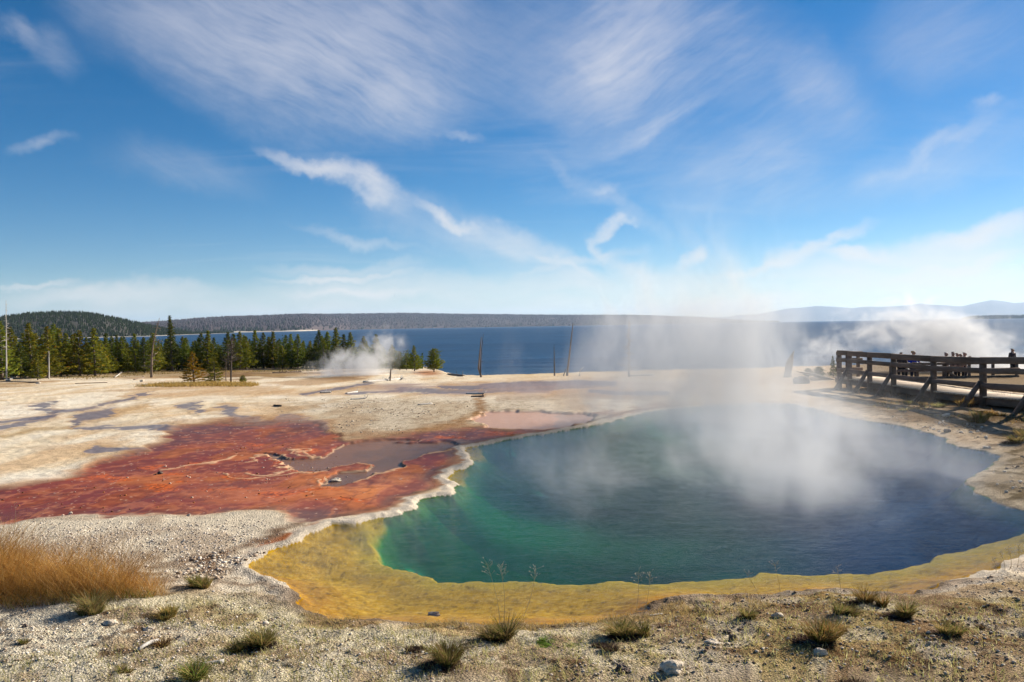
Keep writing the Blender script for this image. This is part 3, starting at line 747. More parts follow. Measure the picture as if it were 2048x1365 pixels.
TL = [(4,640,762,'slim','green'),(24,652,757,'slim','green'),(42,684,759,'pine','dark'),(62,644,757,'slim','olive'),(76,706,762,'pine','olive'),(97,651,758,'pine','olive'),
 (111,646,755,'pine','green'),(122,656,756,'slim','olive'),(134,665,754,'slim','green'),(147,668,752,'pine','green'),(159,659,755,'pine','olive'),(176,684,753,'pine','dark'),(190,654,754,'slim','olive'),
 (202,680,751,'pine','olive'),(213,674,749,'slim','green'),(225,671,748,'pine','dark'),(236,682,748,'slim','green'),(245,672,747,'pine','green'),(257,684,746,'pine','green'),(271,666,747,'pine','green'),
 (289,673,748,'slim','dark'),(306,665,746,'slim','olive'),(318,681,744,'pine','green'),(333,676,743,'pine','green'),(345,629,744,'spruce','dark'),(356,690,742,'pine','dark'),(374,674,741,'pine','green'),
 (391,680,741,'slim','dark'),(403,664,741,'slim','dark'),(416,660,742,'slim','green'),(428,674,741,'pine','dark'),(442,690,740,'pine','green'),(457,663,742,'pine','dark'),(469,666,740,'slim','dark'),
 (481,662,741,'pine','green'),(493,671,740,'slim','green'),(505,688,739,'pine','dark'),(513,659,738,'slim','green'),(527,664,738,'pine','dark'),(537,672,737,'slim','green'),(546,662,738,'slim','green'),
 (556,680,737,'pine','dark'),(566,690,739,'pine','olive'),(572,669,737,'slim','dark'),(584,667,738,'slim','green'),(596,667,738,'pine','green'),(607,680,737,'pine','green'),(621,682,738,'pine','green'),
 (638,659,738,'pine','dark'),(647,676,739,'pine','green'),(656,662,738,'slim','green'),(673,654,738,'slim','green'),(688,667,738,'slim','dark'),(702,663,738,'slim','green'),(727,671,738,'slim','green'),
 (754,667,740,'slim','dark'),(784,688,741,'pine','pale'),(800,702,742,'pine','pale'),(813,706,742,'pine','dark'),(829,690,744,'pine','green')]
ordw = ['first','second','third','fourth','fifth','sixth','seventh','eighth','ninth','tenth','eleventh','twelfth','thirteenth','fourteenth','fifteenth','sixteenth','seventeenth','eighteenth','nineteenth','twentieth']
def ordinal(n):
    tens = {20:'twenty',30:'thirty',40:'forty',50:'fifty',60:'sixty'}
    if n <= 20: return ordw[n-1]
    if n % 10 == 0: return {30:'thirtieth',40:'fortieth',50:'fiftieth',60:'sixtieth'}[n]
    return tens[n//10*10]+'-'+ordw[n % 10-1]
shape_w = {'slim': 'slender', 'pine': 'bushy', 'spruce': 'narrow'}
tone_w = {'green': 'green', 'dark': 'dark green', 'olive': 'yellow-green', 'pale': 'steam-veiled pale', 'rust': 'rusty'}
for i, (px, tp, bs, kd, tn_, ) in enumerate(TL):
    if kd == 'spruce': lb = 'tallest narrow dark spruce rising above all the other pines before the lake'
    else: lb = f'{shape_w[kd]} {tone_w[tn_]} pine, {ordinal(i+1)} from the left in the tree line before the lake'
    tree_at(px, tp, bs, kd, tn_, lb, None if kd == 'spruce' else 'pines in the line along the lake shore', name='spruce_tree' if kd == 'spruce' else 'pine_tree', wid={'slim': 1.75, 'pine': 1.5, 'spruce': 1.5}[kd], dy=0)
for j_ in range(58):
    px_ = -6+j_*13.6+random.uniform(-5, 5)
    tp_ = random.uniform(668, 690)+(6 if px_ > 660 else 0)-(6 if px_ < 260 else 0)
    tree_at(px_, tp_, float(np.interp(px_, [-10, 200, 300, 500, 790], [754, 750, 743, 738, 739])), random.choice(['slim', 'pine']), random.choice(['green', 'dark', 'dark', 'olive']) if px_ < 300 else random.choice(['green', 'dark']),
            'half-hidden young pine of the second row, packed behind the front pines by the lake', 'second row of pines by the lake', dy=random.uniform(4, 8), wid=random.uniform(1.3, 1.7))
tree_at(868, 697, 746, 'round', 'green', 'rounded bushy green pine standing alone at the right end of the tree line', wid=1.35)
tree_at(388, 702, 767, 'shrub', 'rust', 'orange-tinged young pine, taller of the two on the dry grass strip', wid=2.2)
tree_at(430, 712, 768, 'shrub', 'olive', 'shorter rusty-green young pine on the dry grass strip beside the bare trunk', wid=2.3)
tree_at(486, 751, 768, 'round', 'green', 'low green shrubby pine at the right end of the dry grass strip', name='low_shrub', cat='shrub', wid=1.7)
# shrubs by the boardwalk end
tree_at(1667, 711, 756, 'shrub', 'pale', 'small pale young pine against the far end of the boardwalk railing', wid=1.2)
tree_at(1637, 734, 757, 'round', 'pale', 'low bushy pale shrub just left of the young pine by the boardwalk end', name='low_shrub', cat='shrub', wid=2.2)
tree_at(1617, 737, 757, 'round', 'pale', 'leftmost low pale shrub behind the short log in the steam', name='low_shrub', cat='shrub', wid=2.2)
# thicket filling behind the tree line
k = 26000
pxs = rng.uniform(-420, 845, k); 
yb = np.array([P(x, np.interp(x, [-500, 0, 200, 300, 500, 860], [757, 757, 749, 744, 738, 740]))[1] for x in np.arange(-430, 860, 10)])
dep = np.interp(pxs, np.arange(-430, 860, 10), yb)+rng.uniform(.3, 7, k)
hgt = rng.random(k)**1.3*np.interp(pxs, [-420, 0, 300, 620, 700, 850], [4, 3.6, 3.0, 3.2, 2.2, 1.5])*(.55+.9*vnoise(pxs*.06, dep*.2, 5))
x_ = (pxs-1024)/FPX*dep; z_ = base_z(dep)-.1+hgt
pc_ = np.stack([x_, dep, z_], -1); dr = rng.normal(0, 1, (k, 3))+[0, 0, .8]; dr /= np.linalg.norm(dr, axis=1)[:, None]
sd_ = np.cross(dr, rng.normal(0, 1, (k, 3))); sd_ /= np.linalg.norm(sd_, axis=1)[:, None]; s_ = rng.uniform(.10, .22, k)[:, None]
V = np.stack([pc_-sd_*s_*.5, pc_+sd_*s_*.5, pc_+dr*s_*1.4], 1).reshape(-1, 3)
cv = np.repeat(rng.uniform(.5, 1.2, (k, 1))*np.ones((1, 3)), 3, 0)
tag(mesh_np('understory_foliage', V, None, np.arange(len(V)).reshape(-1, 3), needle['dark'], cols=cv), 'dark low evergreen thicket filling the gaps behind the tree line', 'foliage', kind='stuff')

# ------------------------------------------------------------------ dead trees, logs, debris
def branchy(mb, base, top, r0, n, L, seed, droop=-.1, z0=.2, mat=None, par=None):
    r = np.random.default_rng(seed); base = np.array(base); top = np.array(top)
    for i in range(n):
        if n <= 16: mb = MB()
        t = r.uniform(z0, .97); s = base+(top-base)*t; a = r.uniform(0, 6.28); l = L*(1.1-t)*r.uniform(.4, 1.2)
        d = np.array([math.cos(a), math.sin(a)*.8, droop+r.normal(0, .25)])
        mb.tube([s, s+d*l*.6, s+d*l+[0, 0, .12*l]], [r0*.28, r0*.18, r0*.06], 4, 0, False)
        if n <= 16: mb.build('branch', mat, par)
def snag(px0, py0, px1, py1, wpx, mat, label, nb=0, L=.5, name='dead_tree', curve=0.0, tipw=.25, z0=.2, y=None, cat='dead tree', droop=-.1):
    p = GP(px0, py0) if py0 > 756 else P(px0, py0)
    if py0 <= 756 and p[1] < 100: p[2] = gz(p[0], p[1])
    d = ray(px1, py1); k = p[1]/d[1]; q = np.array([d[0]*k, p[1], CAM_H+d[2]*k])
    e = empty(name, p, label, cat)
    r0 = wpx*mpp(p[1])/2
    loc = q-p; ts = np.linspace(0, 1, 9)
    pts = [loc*t+np.array([curve*math.sin(t*math.pi)*np.linalg.norm(loc), 0, -.12*(t == 0)]) for t in ts]
    rad_ = r0*(1-(1-tipw)*ts) if name != 'broken_stump' else r0*np.array([1.15, 1, .95, .95, .9, .82, .5, .26, .12])
    m = MB(); m.tube(pts, rad_, 9, .08); m.build('trunk', mat, e, True)
    if nb:
        b = MB(); branchy(b, [0, 0, 0], loc, r0*1.1, nb, L, int(px0), droop, z0, mat, e)
        if nb > 16: b.build('twigs', mat, e)
    return e
snag(13, 764, 12, 601, 3.0, greys, 'tall thin grey dead tree with short twigs near the left edge', 46, .8, z0=.35)
snag(3, 762, 1, 668, 2.4, brownwood, 'thin bare dead trunk at the very left edge beside the taller one', 4, .5)
snag(98, 760, 98, 703, 3.2, greys, 'short white dead trunk in front of the tree line at left', 5, .4)
snag(303, 757, 319, 636, 5.0, brownwood, 'leaning dark dead tree with bare side twigs standing before the pines', 16, 1.3, curve=-.045, tipw=.15)
e = snag(462, 767, 463, 672, 4.2, darkwood, 'dark bare-trunked dead pine with greyish twiggy top on the dry grass strip', 90, 1.25, z0=.42, droop=.25)
snag(452, 767, 452, 716, 2.0, brownwood, 'thin reddish dead sapling between the rusty pine and the dark bare trunk', 26, .5, z0=.1)
# double snag
e = snag(961, 757, 967, 668, 3.0, darkwood, 'dark double-stemmed dead tree standing on the lake shore', 6, .3, tipw=.2, curve=-.02)
mm = MB(); s = mpp(60); mm.tube([[.06, 0, 0], [-.12, .1, .6], [-.02, .1, 1.6], [.1, .1, 2.7]], [.07, .06, .045, .02], 7, .06); mm.build('second_stem', brownwood, e, True)
snag(1109, 754, 1108, 691, 3.6, darkwood, 'straight dark bare pole of a dead tree, shorter one left of the leaning snag')
snag(1134, 754, 1146, 647, 5.0, brownwood, 'tall dead trunk leaning right on the shore between pole and curved stick', 2, .3, tipw=.25)
snag(1127, 754, 1132, 737, 3.0, brownwood, 'short brown broken stub at the foot of the tall leaning snag', name='stump', cat='stump')
snag(1258, 756, 1258, 640, 3.6, brownwood, 'tall feathery dead tree with many fine twigs veiled by steam', 120, .75, z0=.08, tipw=.2, droop=-.02)
e = snag(1159, 754, 1160, 745, 2.6, greys, 'small white curved dead stick on the lake shore', name='bent_stick', cat='stick')
p = P(1159, 754); mm = MB(); s = mpp(p[1]); mm.tube([[0, 0, 8*s], [2*s, 0, 12*s], [9*s, 0, 18*s]], [1.1*s, 1*s, .6*s], 6); mm.build('upper_bend', greys, e, True)
snag(1574, 757, 1588, 702, 15, brownwood, 'thick broken jagged dead stump standing in steam near the lake', name='broken_stump', cat='stump', tipw=.18, curve=-.03)
snag(780, 764, 782, 738, 3.6, brownwood, 'short upright brown stub rising behind the fallen white log', name='stub', cat='stump', tipw=.7)
snag(668, 800-34, 668, 757, 1.6, darkwood, 'tiny dark dead twig at the left end of the dry grass strip', name='twig', cat='twig') if False else None

def log(px0, py0, px1, py1, wpx, mat, label, roots=0, name='fallen_log', cat='log', lift=0.0, bend=.0, twigs=0, group=None):
    a = GP(px0, py0); b = GP(px1, py1); ym = (a[1]+b[1])/2; r0 = wpx*mpp(ym)/2
    e = empty(name, (a+b)/2, label, cat, group); mid = (a+b)/2
    a = a-mid; b = b-mid; a[2] += r0*.6; b[2] += r0*.6+lift
    ts = np.linspace(0, 1, 8); m = MB()
    m.tube([a+(b-a)*t+np.array([0, 0, bend*math.sin(t*math.pi)]) for t in ts], r0*(.75+.35*ts), 8, .08)
    m.build('log_body', mat, e, True)
    if roots:
        rb = MB(); r = np.random.default_rng(int(px0))
        for i in range(roots):
            d = np.array([r.normal(.2, .5)*np.sign(b[0]-a[0]), r.normal(0, .5), r.uniform(-.1, 1.0)]); d /= np.linalg.norm(d); l = r0*r.uniform(2.5, 6)
            rb = MB(); rb.tube([b, b+d*l*.5+r.normal(0, .1*l, 3), b+d*l], [r0*.55, r0*.3, r0*.1], 5)
            rb.build('root', mat, e, True)
    if twigs:
        rb = MB(); r = np.random.default_rng(int(px0)+5)
        for i in range(twigs):
            s = a+(b-a)*r.uniform(.15, .9); d = np.array([r.normal(0, .4), r.normal(0, .4), r.uniform(.5, 1.2)]); l = r0*r.uniform(2, 5)
            rb = MB(); rb.tube([s, s+d*l*.6, s+d*l+r.normal(0, .1*l, 3)], [r0*.3, r0*.2, r0*.06], 4)
            rb.build('branch_stub', mat, e)
    return e
log(727, 768, 800, 762, 5, greys, 'long white fallen log with upturned root end on the pale flat', 8, twigs=8)
log(896, 751, 924, 755, 4.5, brownwood, 'dark fallen log at the shore right of the lone round pine', 2, twigs=2)
log(1258, 755, 1306, 753, 3.6, greys, 'straight white fallen log lying by the feathery dead tree')
log(1590, 771, 1612, 770, 19, darkwood, 'short thick dark log lying in the steam left of the boardwalk', name='log_section')
log(40, 752, 17, 764, 3.5, greys, 'pale fallen branch tangle among the trees near the left edge', 8, twigs=12)
log(0, 765, 82, 768, 2.2, brownwood, 'thin dark pole lying flat on the grass at the left edge')
log(230, 757, 250, 742, 2.4, greys, 'pale fallen branch slanting at the foot of the pines', 4, twigs=6)
log(333, 741, 342, 736, 2.5, greys, 'small bent pale branch at the foot of the tall spruce', 3)
log(460, 742, 560, 741, 2.2, brownwood, 'long thin dark log along the ground before the middle pines', 3, twigs=7)
log(545, 748, 600, 746, 3.0, brownwood, 'heap of dark dead branches on the flat before the middle pines', 6, twigs=16, name='brush_pile', cat='brush pile')
log(490, 737, 500, 722, 2.0, greys, 'pale bare branch leaning against the middle pines', 4, twigs=6)
log(268, 762, 288, 758, 3.0, brownwood, 'small dark broken log on the pale flat left of the leaning dead tree', 3)
log(150, 770, 215, 768, 1.8, brownwood, 'thin dark pole on the pale flat below the left pines')
log(640, 790, 662, 789, 4.5, greys, 'flat grey driftwood slab nearest the left steam vent', 2, name='driftwood_piece', cat='driftwood', twigs=3)
log(692, 791, 714, 788, 4.0, greys, 'grey driftwood slab right of the similar one below the steam vent', 2, name='driftwood_piece', cat='driftwood')
log(701, 803, 732, 801, 3.5, greys, 'long low grey driftwood piece with crumbled end on the middle plain', 3, name='driftwood_piece', cat='driftwood')
log(548, 812, 562, 814, 4.5, darkwood, 'small dark driftwood chunk on the pale middle plain', 0, name='driftwood_piece', cat='driftwood')
log(836, 811, 864, 809, 4.0, greys, 'slim grey driftwood left of the stacked one on the middle plain', 1, name='driftwood_piece', cat='driftwood')
log(932, 791, 968, 792, 3.5, greys, 'upper of two stacked grey driftwood pieces by the wet strip', 2, name='driftwood_piece', cat='driftwood')
log(942, 797, 968, 797, 3.5, brownwood, 'lower of two stacked grey driftwood pieces by the wet strip', 2, name='driftwood_piece', cat='driftwood')
log(275, 1303, 318, 1285, 8, greys, 'curved weathered stick on the near gravel beside a brown tuft', 0, name='stick', cat='stick', bend=.02)
log(385, 1335, 448, 1326, 8, greys, 'weathered grey stick lying beside the green tuft at bottom left', 0, name='stick', cat='stick')
log(1297, 1233, 1325, 1230, 4, greys, 'short pale twig at the pool edge near the middle', 0, name='stick', cat='stick')

# ------------------------------------------------------------------ boardwalk
wood = simple_mat('dark_weathered_timber', (.09, .062, .046), (.22, .155, .115), 5, .85, (1, .18, 1), .5, rnd=.15)
deckwood = simple_mat('sunlit_deck_boards', (.34, .26, .18), (.56, .44, .32), 4, .85, (1, 1, 1), .4)
BX = 13.6
posts_y = [15.6, 18.2, 20.6, 23.0, 25.7, 28.4, 30.3, 32.1, 33.1]
zdk = lambda y: float(np.interp(y, [15, 21, 23, 26, 28, 33.5], [.72, .53, .44, .37, .37, .33]))
bw = empty('boardwalk', (BX, 28, 0), 'raised wooden boardwalk of cross planks behind the right side of the pool', 'boardwalk')
O = np.array([BX, 28, 0])
mb = MB(); y = 15.0
while y < 33.6:
    mb.box(np.array([BX+.82+rng.normal(0, .008), y+.07, zdk(y)-.02])-O, (1.75, .135, .04), jit=.002); y += .145
mb.build('deck', deckwood, bw)
mb = MB()
for s in (.06, 1.6):
    for a, b in zip([15.0, 21, 23, 26, 28], [21, 23, 26, 28, 33.6]):
        mb.beam(np.array([BX+s, a, zdk(a)-.15])-O, np.array([BX+s, b, zdk(b)-.15])-O, .07, .2)
mb.build('edge_beam', wood, bw)
mb = MB()
for a, b in zip([15.0, 21, 23, 26, 28], [21, 23, 26, 28, 31.6]): mb.beam(np.array([BX+1.62, a, zdk(a)+.09])-O, np.array([BX+1.62, b, zdk(b)+.09])-O, .09, .10)
mb.build('curb', wood, bw)
rl = empty('boardwalk_railing', (BX, 28, 0), 'dark timber post-and-rail railing with diagonal braces along the boardwalk edge', 'railing')
for i, y in enumerate(posts_y):
    g0 = gz(BX, y)-.15
    m_ = MB(); m_.beam(np.array([BX, y, g0])-O, np.array([BX, y, zdk(y)+1.0])-O, .15, .15); m_.build('post', wood, rl)
    if i not in (8,):
        m_ = MB(); m_.beam(np.array([BX-.62, y, gz(BX-.62, y)-.05])-O, np.array([BX-.08, y, zdk(y)+.42])-O, .09, .13); m_.build('brace', wood, rl)
for zo, hh_, ww_, off in ((1.03, .19, .16, -.02), (.74, .15, .05, -.09), (.32, .15, .05, -.09)):
    m_ = MB()
    for a, b in zip(posts_y[:-1], posts_y[1:]):
        m_.beam(np.array([BX+off, a+.004, zdk(a)+zo+rng.normal(0, .006)])-O, np.array([BX+off, b, zdk(b)+zo+rng.normal(0, .006)])-O, ww_, hh_)
    m_.build('top_rail' if zo > 1 else 'rail', wood, rl)
# the end of the platform, running right
er = empty('end_railing', (BX+.9, 33.4, 0), 'short dark railing closing the far left end of the boardwalk', 'railing')
O2 = np.array([BX+.9, 33.4, 0])
for x in (BX+.12, BX+.5, BX+.95):
    m_ = MB(); m_.beam(np.array([x, 33.5, gz(x, 33.5)-.1])-O2, np.array([x, 33.5, 1.33])-O2, .12, .12); m_.build('post', wood, er)
for z0_ in (1.33, 1.05, .65):
    m_ = MB(); m_.beam(np.array([BX+.0, 33.42, z0_])-O2, np.array([BX+1.1, 33.42, z0_])-O2, .05, .14); m_.build('rail', wood, er)
# lower boardwalk, where people stand
lb = empty('lower_boardwalk', (21, 42, 0), 'lower boardwalk platform beyond the main one where visitors stand in the steam', 'boardwalk')
O3 = np.array([21, 42, 0]); LZ = -.62
mb = MB(); x = 15.4
while x < 31: 
    zz = LZ if x > 17.5 else LZ+(17.5-x)*.3
    mb.box(np.array([x, 41.8, zz-.02])-O3, (.135, 2.6, .04), jit=.002); x += .145
mb.build('deck', deckwood, lb)
mb = MB(); mb.beam(np.array([17.5, 40.52, LZ-.14])-O3, np.array([31, 40.52, LZ-.14])-O3, .07, .2); mb.beam(np.array([17.5, 43.05, LZ-.14])-O3, np.array([31, 43.05, LZ-.14])-O3, .07, .2)
for x in np.arange(18, 31, 2.4):
    for yy in (40.6, 42.9): mb.beam(np.array([x, yy, gz(x, yy)-.2])-O3, np.array([x, yy, LZ-.05])-O3, .14, .14)
mb.build('frame', wood, lb)
for (x0, x1, lab, sx) in ((19.2, 21.9, 'left stretch of railing on the lower boardwalk in front of the two visitors', 1.3), (21.98, 25.6, 'right stretch of railing on the lower boardwalk in front of the group', 1.2)):
    r_ = empty('lower_railing', (x0, 40.4, 0), lab, 'railing'); Q = np.array([x0, 40.4, 0])
    for x in np.linspace(x0, x1, int((x1-x0)/sx)+1):
        m_ = MB(); m_.beam(np.array([x, 40.4, gz(x, 40.4)-.15])-Q, np.array([x, 40.4, LZ+1.02])-Q, .12, .12); m_.build('post', wood, r_)
    for z0_ in (1.05, .72, .35):
        m_ = MB(); m_.beam(np.array([x0-.06, 40.31, LZ+z0_])-Q, np.array([x1+.06, 40.31, LZ+z0_])-Q, .05, .13); m_.build('rail', wood, r_)
    m_ = MB(); m_.beam(np.array([x1+.75, 40.4, gz(x1, 40.4)-.05])-Q, np.array([x1+.05, 40.4, LZ+.75])-Q, .07, .11); m_.build('brace', wood, r_)

# ------------------------------------------------------------------ people
def pmat(name, c, rough=.8): return simple_mat(name, tuple(k*.8 for k in c), c, 20, rough, bump=.1)
skin_m = pmat('skin', (.42, .25, .18), .6)
def skin_obj(name, verts, edges, radii, mat, parent, sub=1):
    me = bpy.data.meshes.new(name); me.from_pydata([tuple(v) for v in verts], edges, []); o = bpy.data.objects.new(name, me); COL.objects.link(o); o.parent = parent
    me.materials.append(mat)
    md = o.modifiers.new('Skin', 'SKIN'); md.use_smooth_shade = True
    for i, r in enumerate(radii):
        sv = me.skin_vertices[0].data[i]; sv.radius = (r, r) if not isinstance(r, tuple) else r; sv.use_root = (i == 0)
    if sub:
        s = o.modifiers.new('Sub', 'SUBSURF'); s.levels = sub; s.render_levels = sub
    return o
def person(x, y, z, H, face, top_c, leg_c, hair_c, label, hairlen=.0, arms='down', cap=None, group=None, hood=False):
    e = empty('person', (x, y, z), label, 'person', group, face); e.scale = (H/1.72*1.15, H/1.72*1.15, H/1.72)
    V = []; E = []; R = []
    def v(p, r, link=None):
        V.append(p); R.append(r)
        if link is not None: E.append((link, len(V)-1))
        return len(V)-1
    pel = v((0, 0, .95), (.155, .105)); wa = v((0, 0, 1.08), (.135, .095), pel); ch = v((0, .01, 1.28), (.165, .115), wa); sh = v((0, 0, 1.42), (.11, .08), ch)
    nk = v((0, .0, 1.50), .052, sh); hb = v((0, -.01, 1.58), (.084, .095), nk); hm = v((0, -.012, 1.64), (.092, .11), hb); v((0, 0, 1.70), (.07, .085), hm)
    v((0, -.115, 1.60), .012, hb)                                # nose
    ja = {'v': [], 'e': [], 'r': []}; armp = []
    for s in (-1, 1):
        if arms == 'down': pts = [(s*.17, 0, 1.40), (s*.235, .02, 1.14), (s*.25, -.06, .90)]
        elif arms == 'rail': pts = [(s*.17, 0, 1.40), (s*.25, .02, 1.16), (s*.17, -.24, 1.10)]
        else: pts = [(s*.17, 0, 1.40), (s*.24, -.02, 1.17), (s*.09, -.24, 1.40)]
        armp.append(pts)
        a = v(pts[0], .062, sh); b = v(pts[1], .045, a); c = v(pts[2], .03, b)
        d = np.array(pts[2])-np.array(pts[1]); d /= np.linalg.norm(d)
        pm = np.array(pts[2])+d*.06; k = v(tuple(pm), (.038, .022), c)
        sidev = np.cross(d, [s, 0, 0]); sidev /= np.linalg.norm(sidev)+1e-9
        inw = np.array([-s, 0, 0])
        for f, (o_, l) in enumerate(((-.028, .065), (-.010, .078), (.010, .073), (.027, .058))):
            q = pm+sidev*o_+d*.025; k1 = v(tuple(q), .010, k); k2 = v(tuple(q+d*l*.55), .009, k1); v(tuple(q+d*l*.9+inw*.018), .007, k2)
        q = pm-d*.02+sidev*-.035; k1 = v(tuple(q), .011, k); v(tuple(q+d*.03+sidev*-.02+inw*.02), .009, k1)
        hp = v((s*.09, 0, .90), .088, pel); kn = v((s*.10, -.02, .50), .056, hp); an = v((s*.10, .02, .09), .036, kn); v((s*.11, -.13, .04), .034, an)
    skin_obj('body', V, E, R, skin_m, e)
    tm = pmat(name='jacket_cloth_%d' % len(bpy.data.materials), c=top_c); lm_ = pmat('trouser_cloth_%d' % len(bpy.data.materials), leg_c); hm_ = pmat('hair_%d' % len(bpy.data.materials), hair_c)
    jv = [(0, 0, .90), (0, 0, 1.08), (0, .01, 1.28), (0, 0, 1.43)]; je = [(0, 1), (1, 2), (2, 3)]; jr = [(.18, .13), (.165, .12), (.185, .135), (.12, .09)]
    for pts in armp:
        n = len(jv); jv += [pts[0], pts[1], tuple(np.array(pts[1])*.12+np.array(pts[2])*.88)]; je += [(3, n), (n, n+1), (n+1, n+2)]; jr += [.08, .062, .05]
    skin_obj('jacket', jv, je, jr, tm, e)
    tv = [(0, 0, .93)]; te = []; tr_ = [(.165, .115)]
    for s in (-1, 1):
        n = len(tv); tv += [(s*.09, 0, .84), (s*.10, -.02, .50), (s*.10, .02, .12)]; te += [(0, n), (n, n+1), (n+1, n+2)]; tr_ += [.102, .073, .062]
    skin_obj('trousers', tv, te, tr_, lm_, e)
    sv_ = MB()
    for s in (-1, 1): sv_.tube([(s*.10, .06, .05), (s*.105, -.02, .06), (s*.11, -.16, .035), (s*.11, -.19, .03)], [.05, .055, .045, .025], 8)
    sv_.build('shoes', darkwood, e, True)
    hv = [(0, .03, 1.735 if cap is None else 1.735), (0, .035, 1.66)]; he = [(0, 1)]; hr = [(.082, .092), (.112, .105)]
    if hairlen: hv.append((0, .06, 1.66-hairlen)); he.append((1, 2)); hr.append((.085, .05))
    skin_obj('hair' if cap is None else 'cap', hv, he, hr, hm_ if cap is None else pmat('cap_cloth_%d' % len(bpy.data.materials), cap), e)
    ey = MB()
    for s in (-1, 1): ey.tube([(s*.03, -.100, 1.635), (s*.03, -.109, 1.635)], [.011, .008], 8)
    ey.build('eyes', darkwood, e, True)
    return e
def at_y(px, y): return (px-1024)/FPX*y
def head_px(px, py, y, zf):      # height so the crown of the head shows at py
    yh = 652.3-(px-1024)*.0165
    return CAM_H-(py-yh)/FPX*y-zf
def put(px, py, y, **k):
    zf = LZ if 40.5 < y < 43.1 else gz(at_y(px, y), y)
    person(at_y(px, y), y, zf, head_px(px, py, y, zf)*.985, **k)
BLK = (.015, .015, .018)
put(1802, 704.5, 42.2, face=2.9, top_c=(.06, .045, .045), leg_c=BLK, hair_c=(.03, .02, .015), label='dark-haired person in a brown jacket left of the one in bright blue', arms='down')
put(1810, 708, 42.9, face=.5, top_c=(.12, .10, .09), leg_c=BLK, hair_c=(.04, .03, .02), label='person in grey-brown clothes mostly hidden behind the brown-jacketed one') 
put(1827, 701.5, 42.0, face=.1, top_c=(.015, .05, .42), leg_c=(.02, .025, .05), hair_c=(.5, .33, .14), label='blond person in a bright blue jacket on the lower boardwalk', hairlen=.1, arms='rail')
put(1892, 704.5, 42.5, face=.4, top_c=(.35, .30, .30), leg_c=BLK, hair_c=(.3, .2, .14), label='leftmost of the visitor group, wearing a pale cap', cap=(.55, .42, .42))
put(1906, 703.5, 41.6, face=-.3, top_c=(.02, .02, .03), leg_c=BLK, hair_c=(.015, .012, .01), label='dark-haired visitor in black in the middle of the group at the railing', arms='rail')
put(1914.5, 706, 42.5, face=.2, top_c=(.16, .07, .05), leg_c=(.03, .03, .05), hair_c=(.16, .08, .04), label='brown-haired visitor just right of the one in black')
put(1921.5, 707.5, 41.9, face=-.2, top_c=(.25, .2, .15), leg_c=BLK, hair_c=(.35, .2, .1), label='shorter light-brown-haired visitor second from right in the group')
put(1929, 704.5, 42.6, face=.5, top_c=(.3, .26, .26), leg_c=(.04, .04, .06), hair_c=(.45, .34, .28), label='grey-blond visitor at the right end of the group', arms='up')
put(2025, 697, 45.5, face=.3, top_c=(.05, .04, .05), leg_c=BLK, hair_c=(.03, .02, .02), label='lone dark figure standing in steam near the right edge beyond the railing')

# ------------------------------------------------------------------ grass, stones
def blades(n, rad, h, seed, lean=.5, w=.0035, cols=((1, 1, 1),), flat=1.0, curve=.35, segs=3, bend=(0, 0)):
    r = np.random.default_rng(seed); a = r.uniform(0, 6.283, n); q = np.sqrt(r.random(n))*rad
    b = np.stack([np.cos(a)*q, np.sin(a)*q*flat, np.zeros(n)], -1)
    L = h*(.4+.75*r.random(n)**.8); ln = lean*(q/rad*.8+r.uniform(0, .5, n)); a2 = a+r.normal(0, .4, n)
    d = np.stack([np.cos(a2)*ln+bend[0], np.sin(a2)*ln+bend[1], np.ones(n)], -1); d /= np.linalg.norm(d, axis=1)[:, None]
    t = np.linspace(0, 1, segs+1); rows = []
    sdv = np.stack([-np.sin(a2+r.normal(0, 1, n)), np.cos(a2), np.zeros(n)], -1)
    for k in t:
        p = b+d*(L*k)[:, None]+np.stack([np.cos(a2), np.sin(a2), -np.ones(n)*.5], -1)*(L*curve*k*k*r.uniform(.6, 1.2, n))[:, None]*.6
        ww = w*(1-.85*k); rows.append(p-sdv*ww); rows.append(p+sdv*ww)
    V = np.stack(rows, 1); m = V.shape[1]; ql = [[2*i, 2*i+1, 2*i+3, 2*i+2] for i in range(segs)]
    Q = (np.arange(n)[:, None, None]*m+np.array(ql)[None]).reshape(-1, 4)
    cs = np.array(cols)[r.integers(0, len(cols), n)]*r.uniform(.7, 1.3, (n, 1))
    return V.reshape(-1, 3), Q, np.repeat(cs, m, 0)
grass_m = leaf_mat('grass_blades', (1, 1, 1), (.8, .8, .8), .12, .4)
thatch_m = leaf_mat('dead_thatch_shade', (1, 1, 1), (.7, .7, .7), .12, .1)
GREENB = ((.14, .17, .035), (.20, .20, .05), (.36, .27, .09), (.46, .33, .14), (.30, .19, .09)); GOLD = ((.42, .27, .08), (.34, .19, .05), (.5, .36, .14), (.26, .13, .035)); THATCH = ((.10, .065, .045), (.15, .10, .075), (.06, .04, .03))
FRESH = ((.13, .22, .03), (.18, .28, .05), (.22, .25, .06)); YEL = ((.40, .36, .12), (.34, .34, .12), (.45, .36, .16)); PALEG = ((.60, .56, .26), (.52, .48, .18))
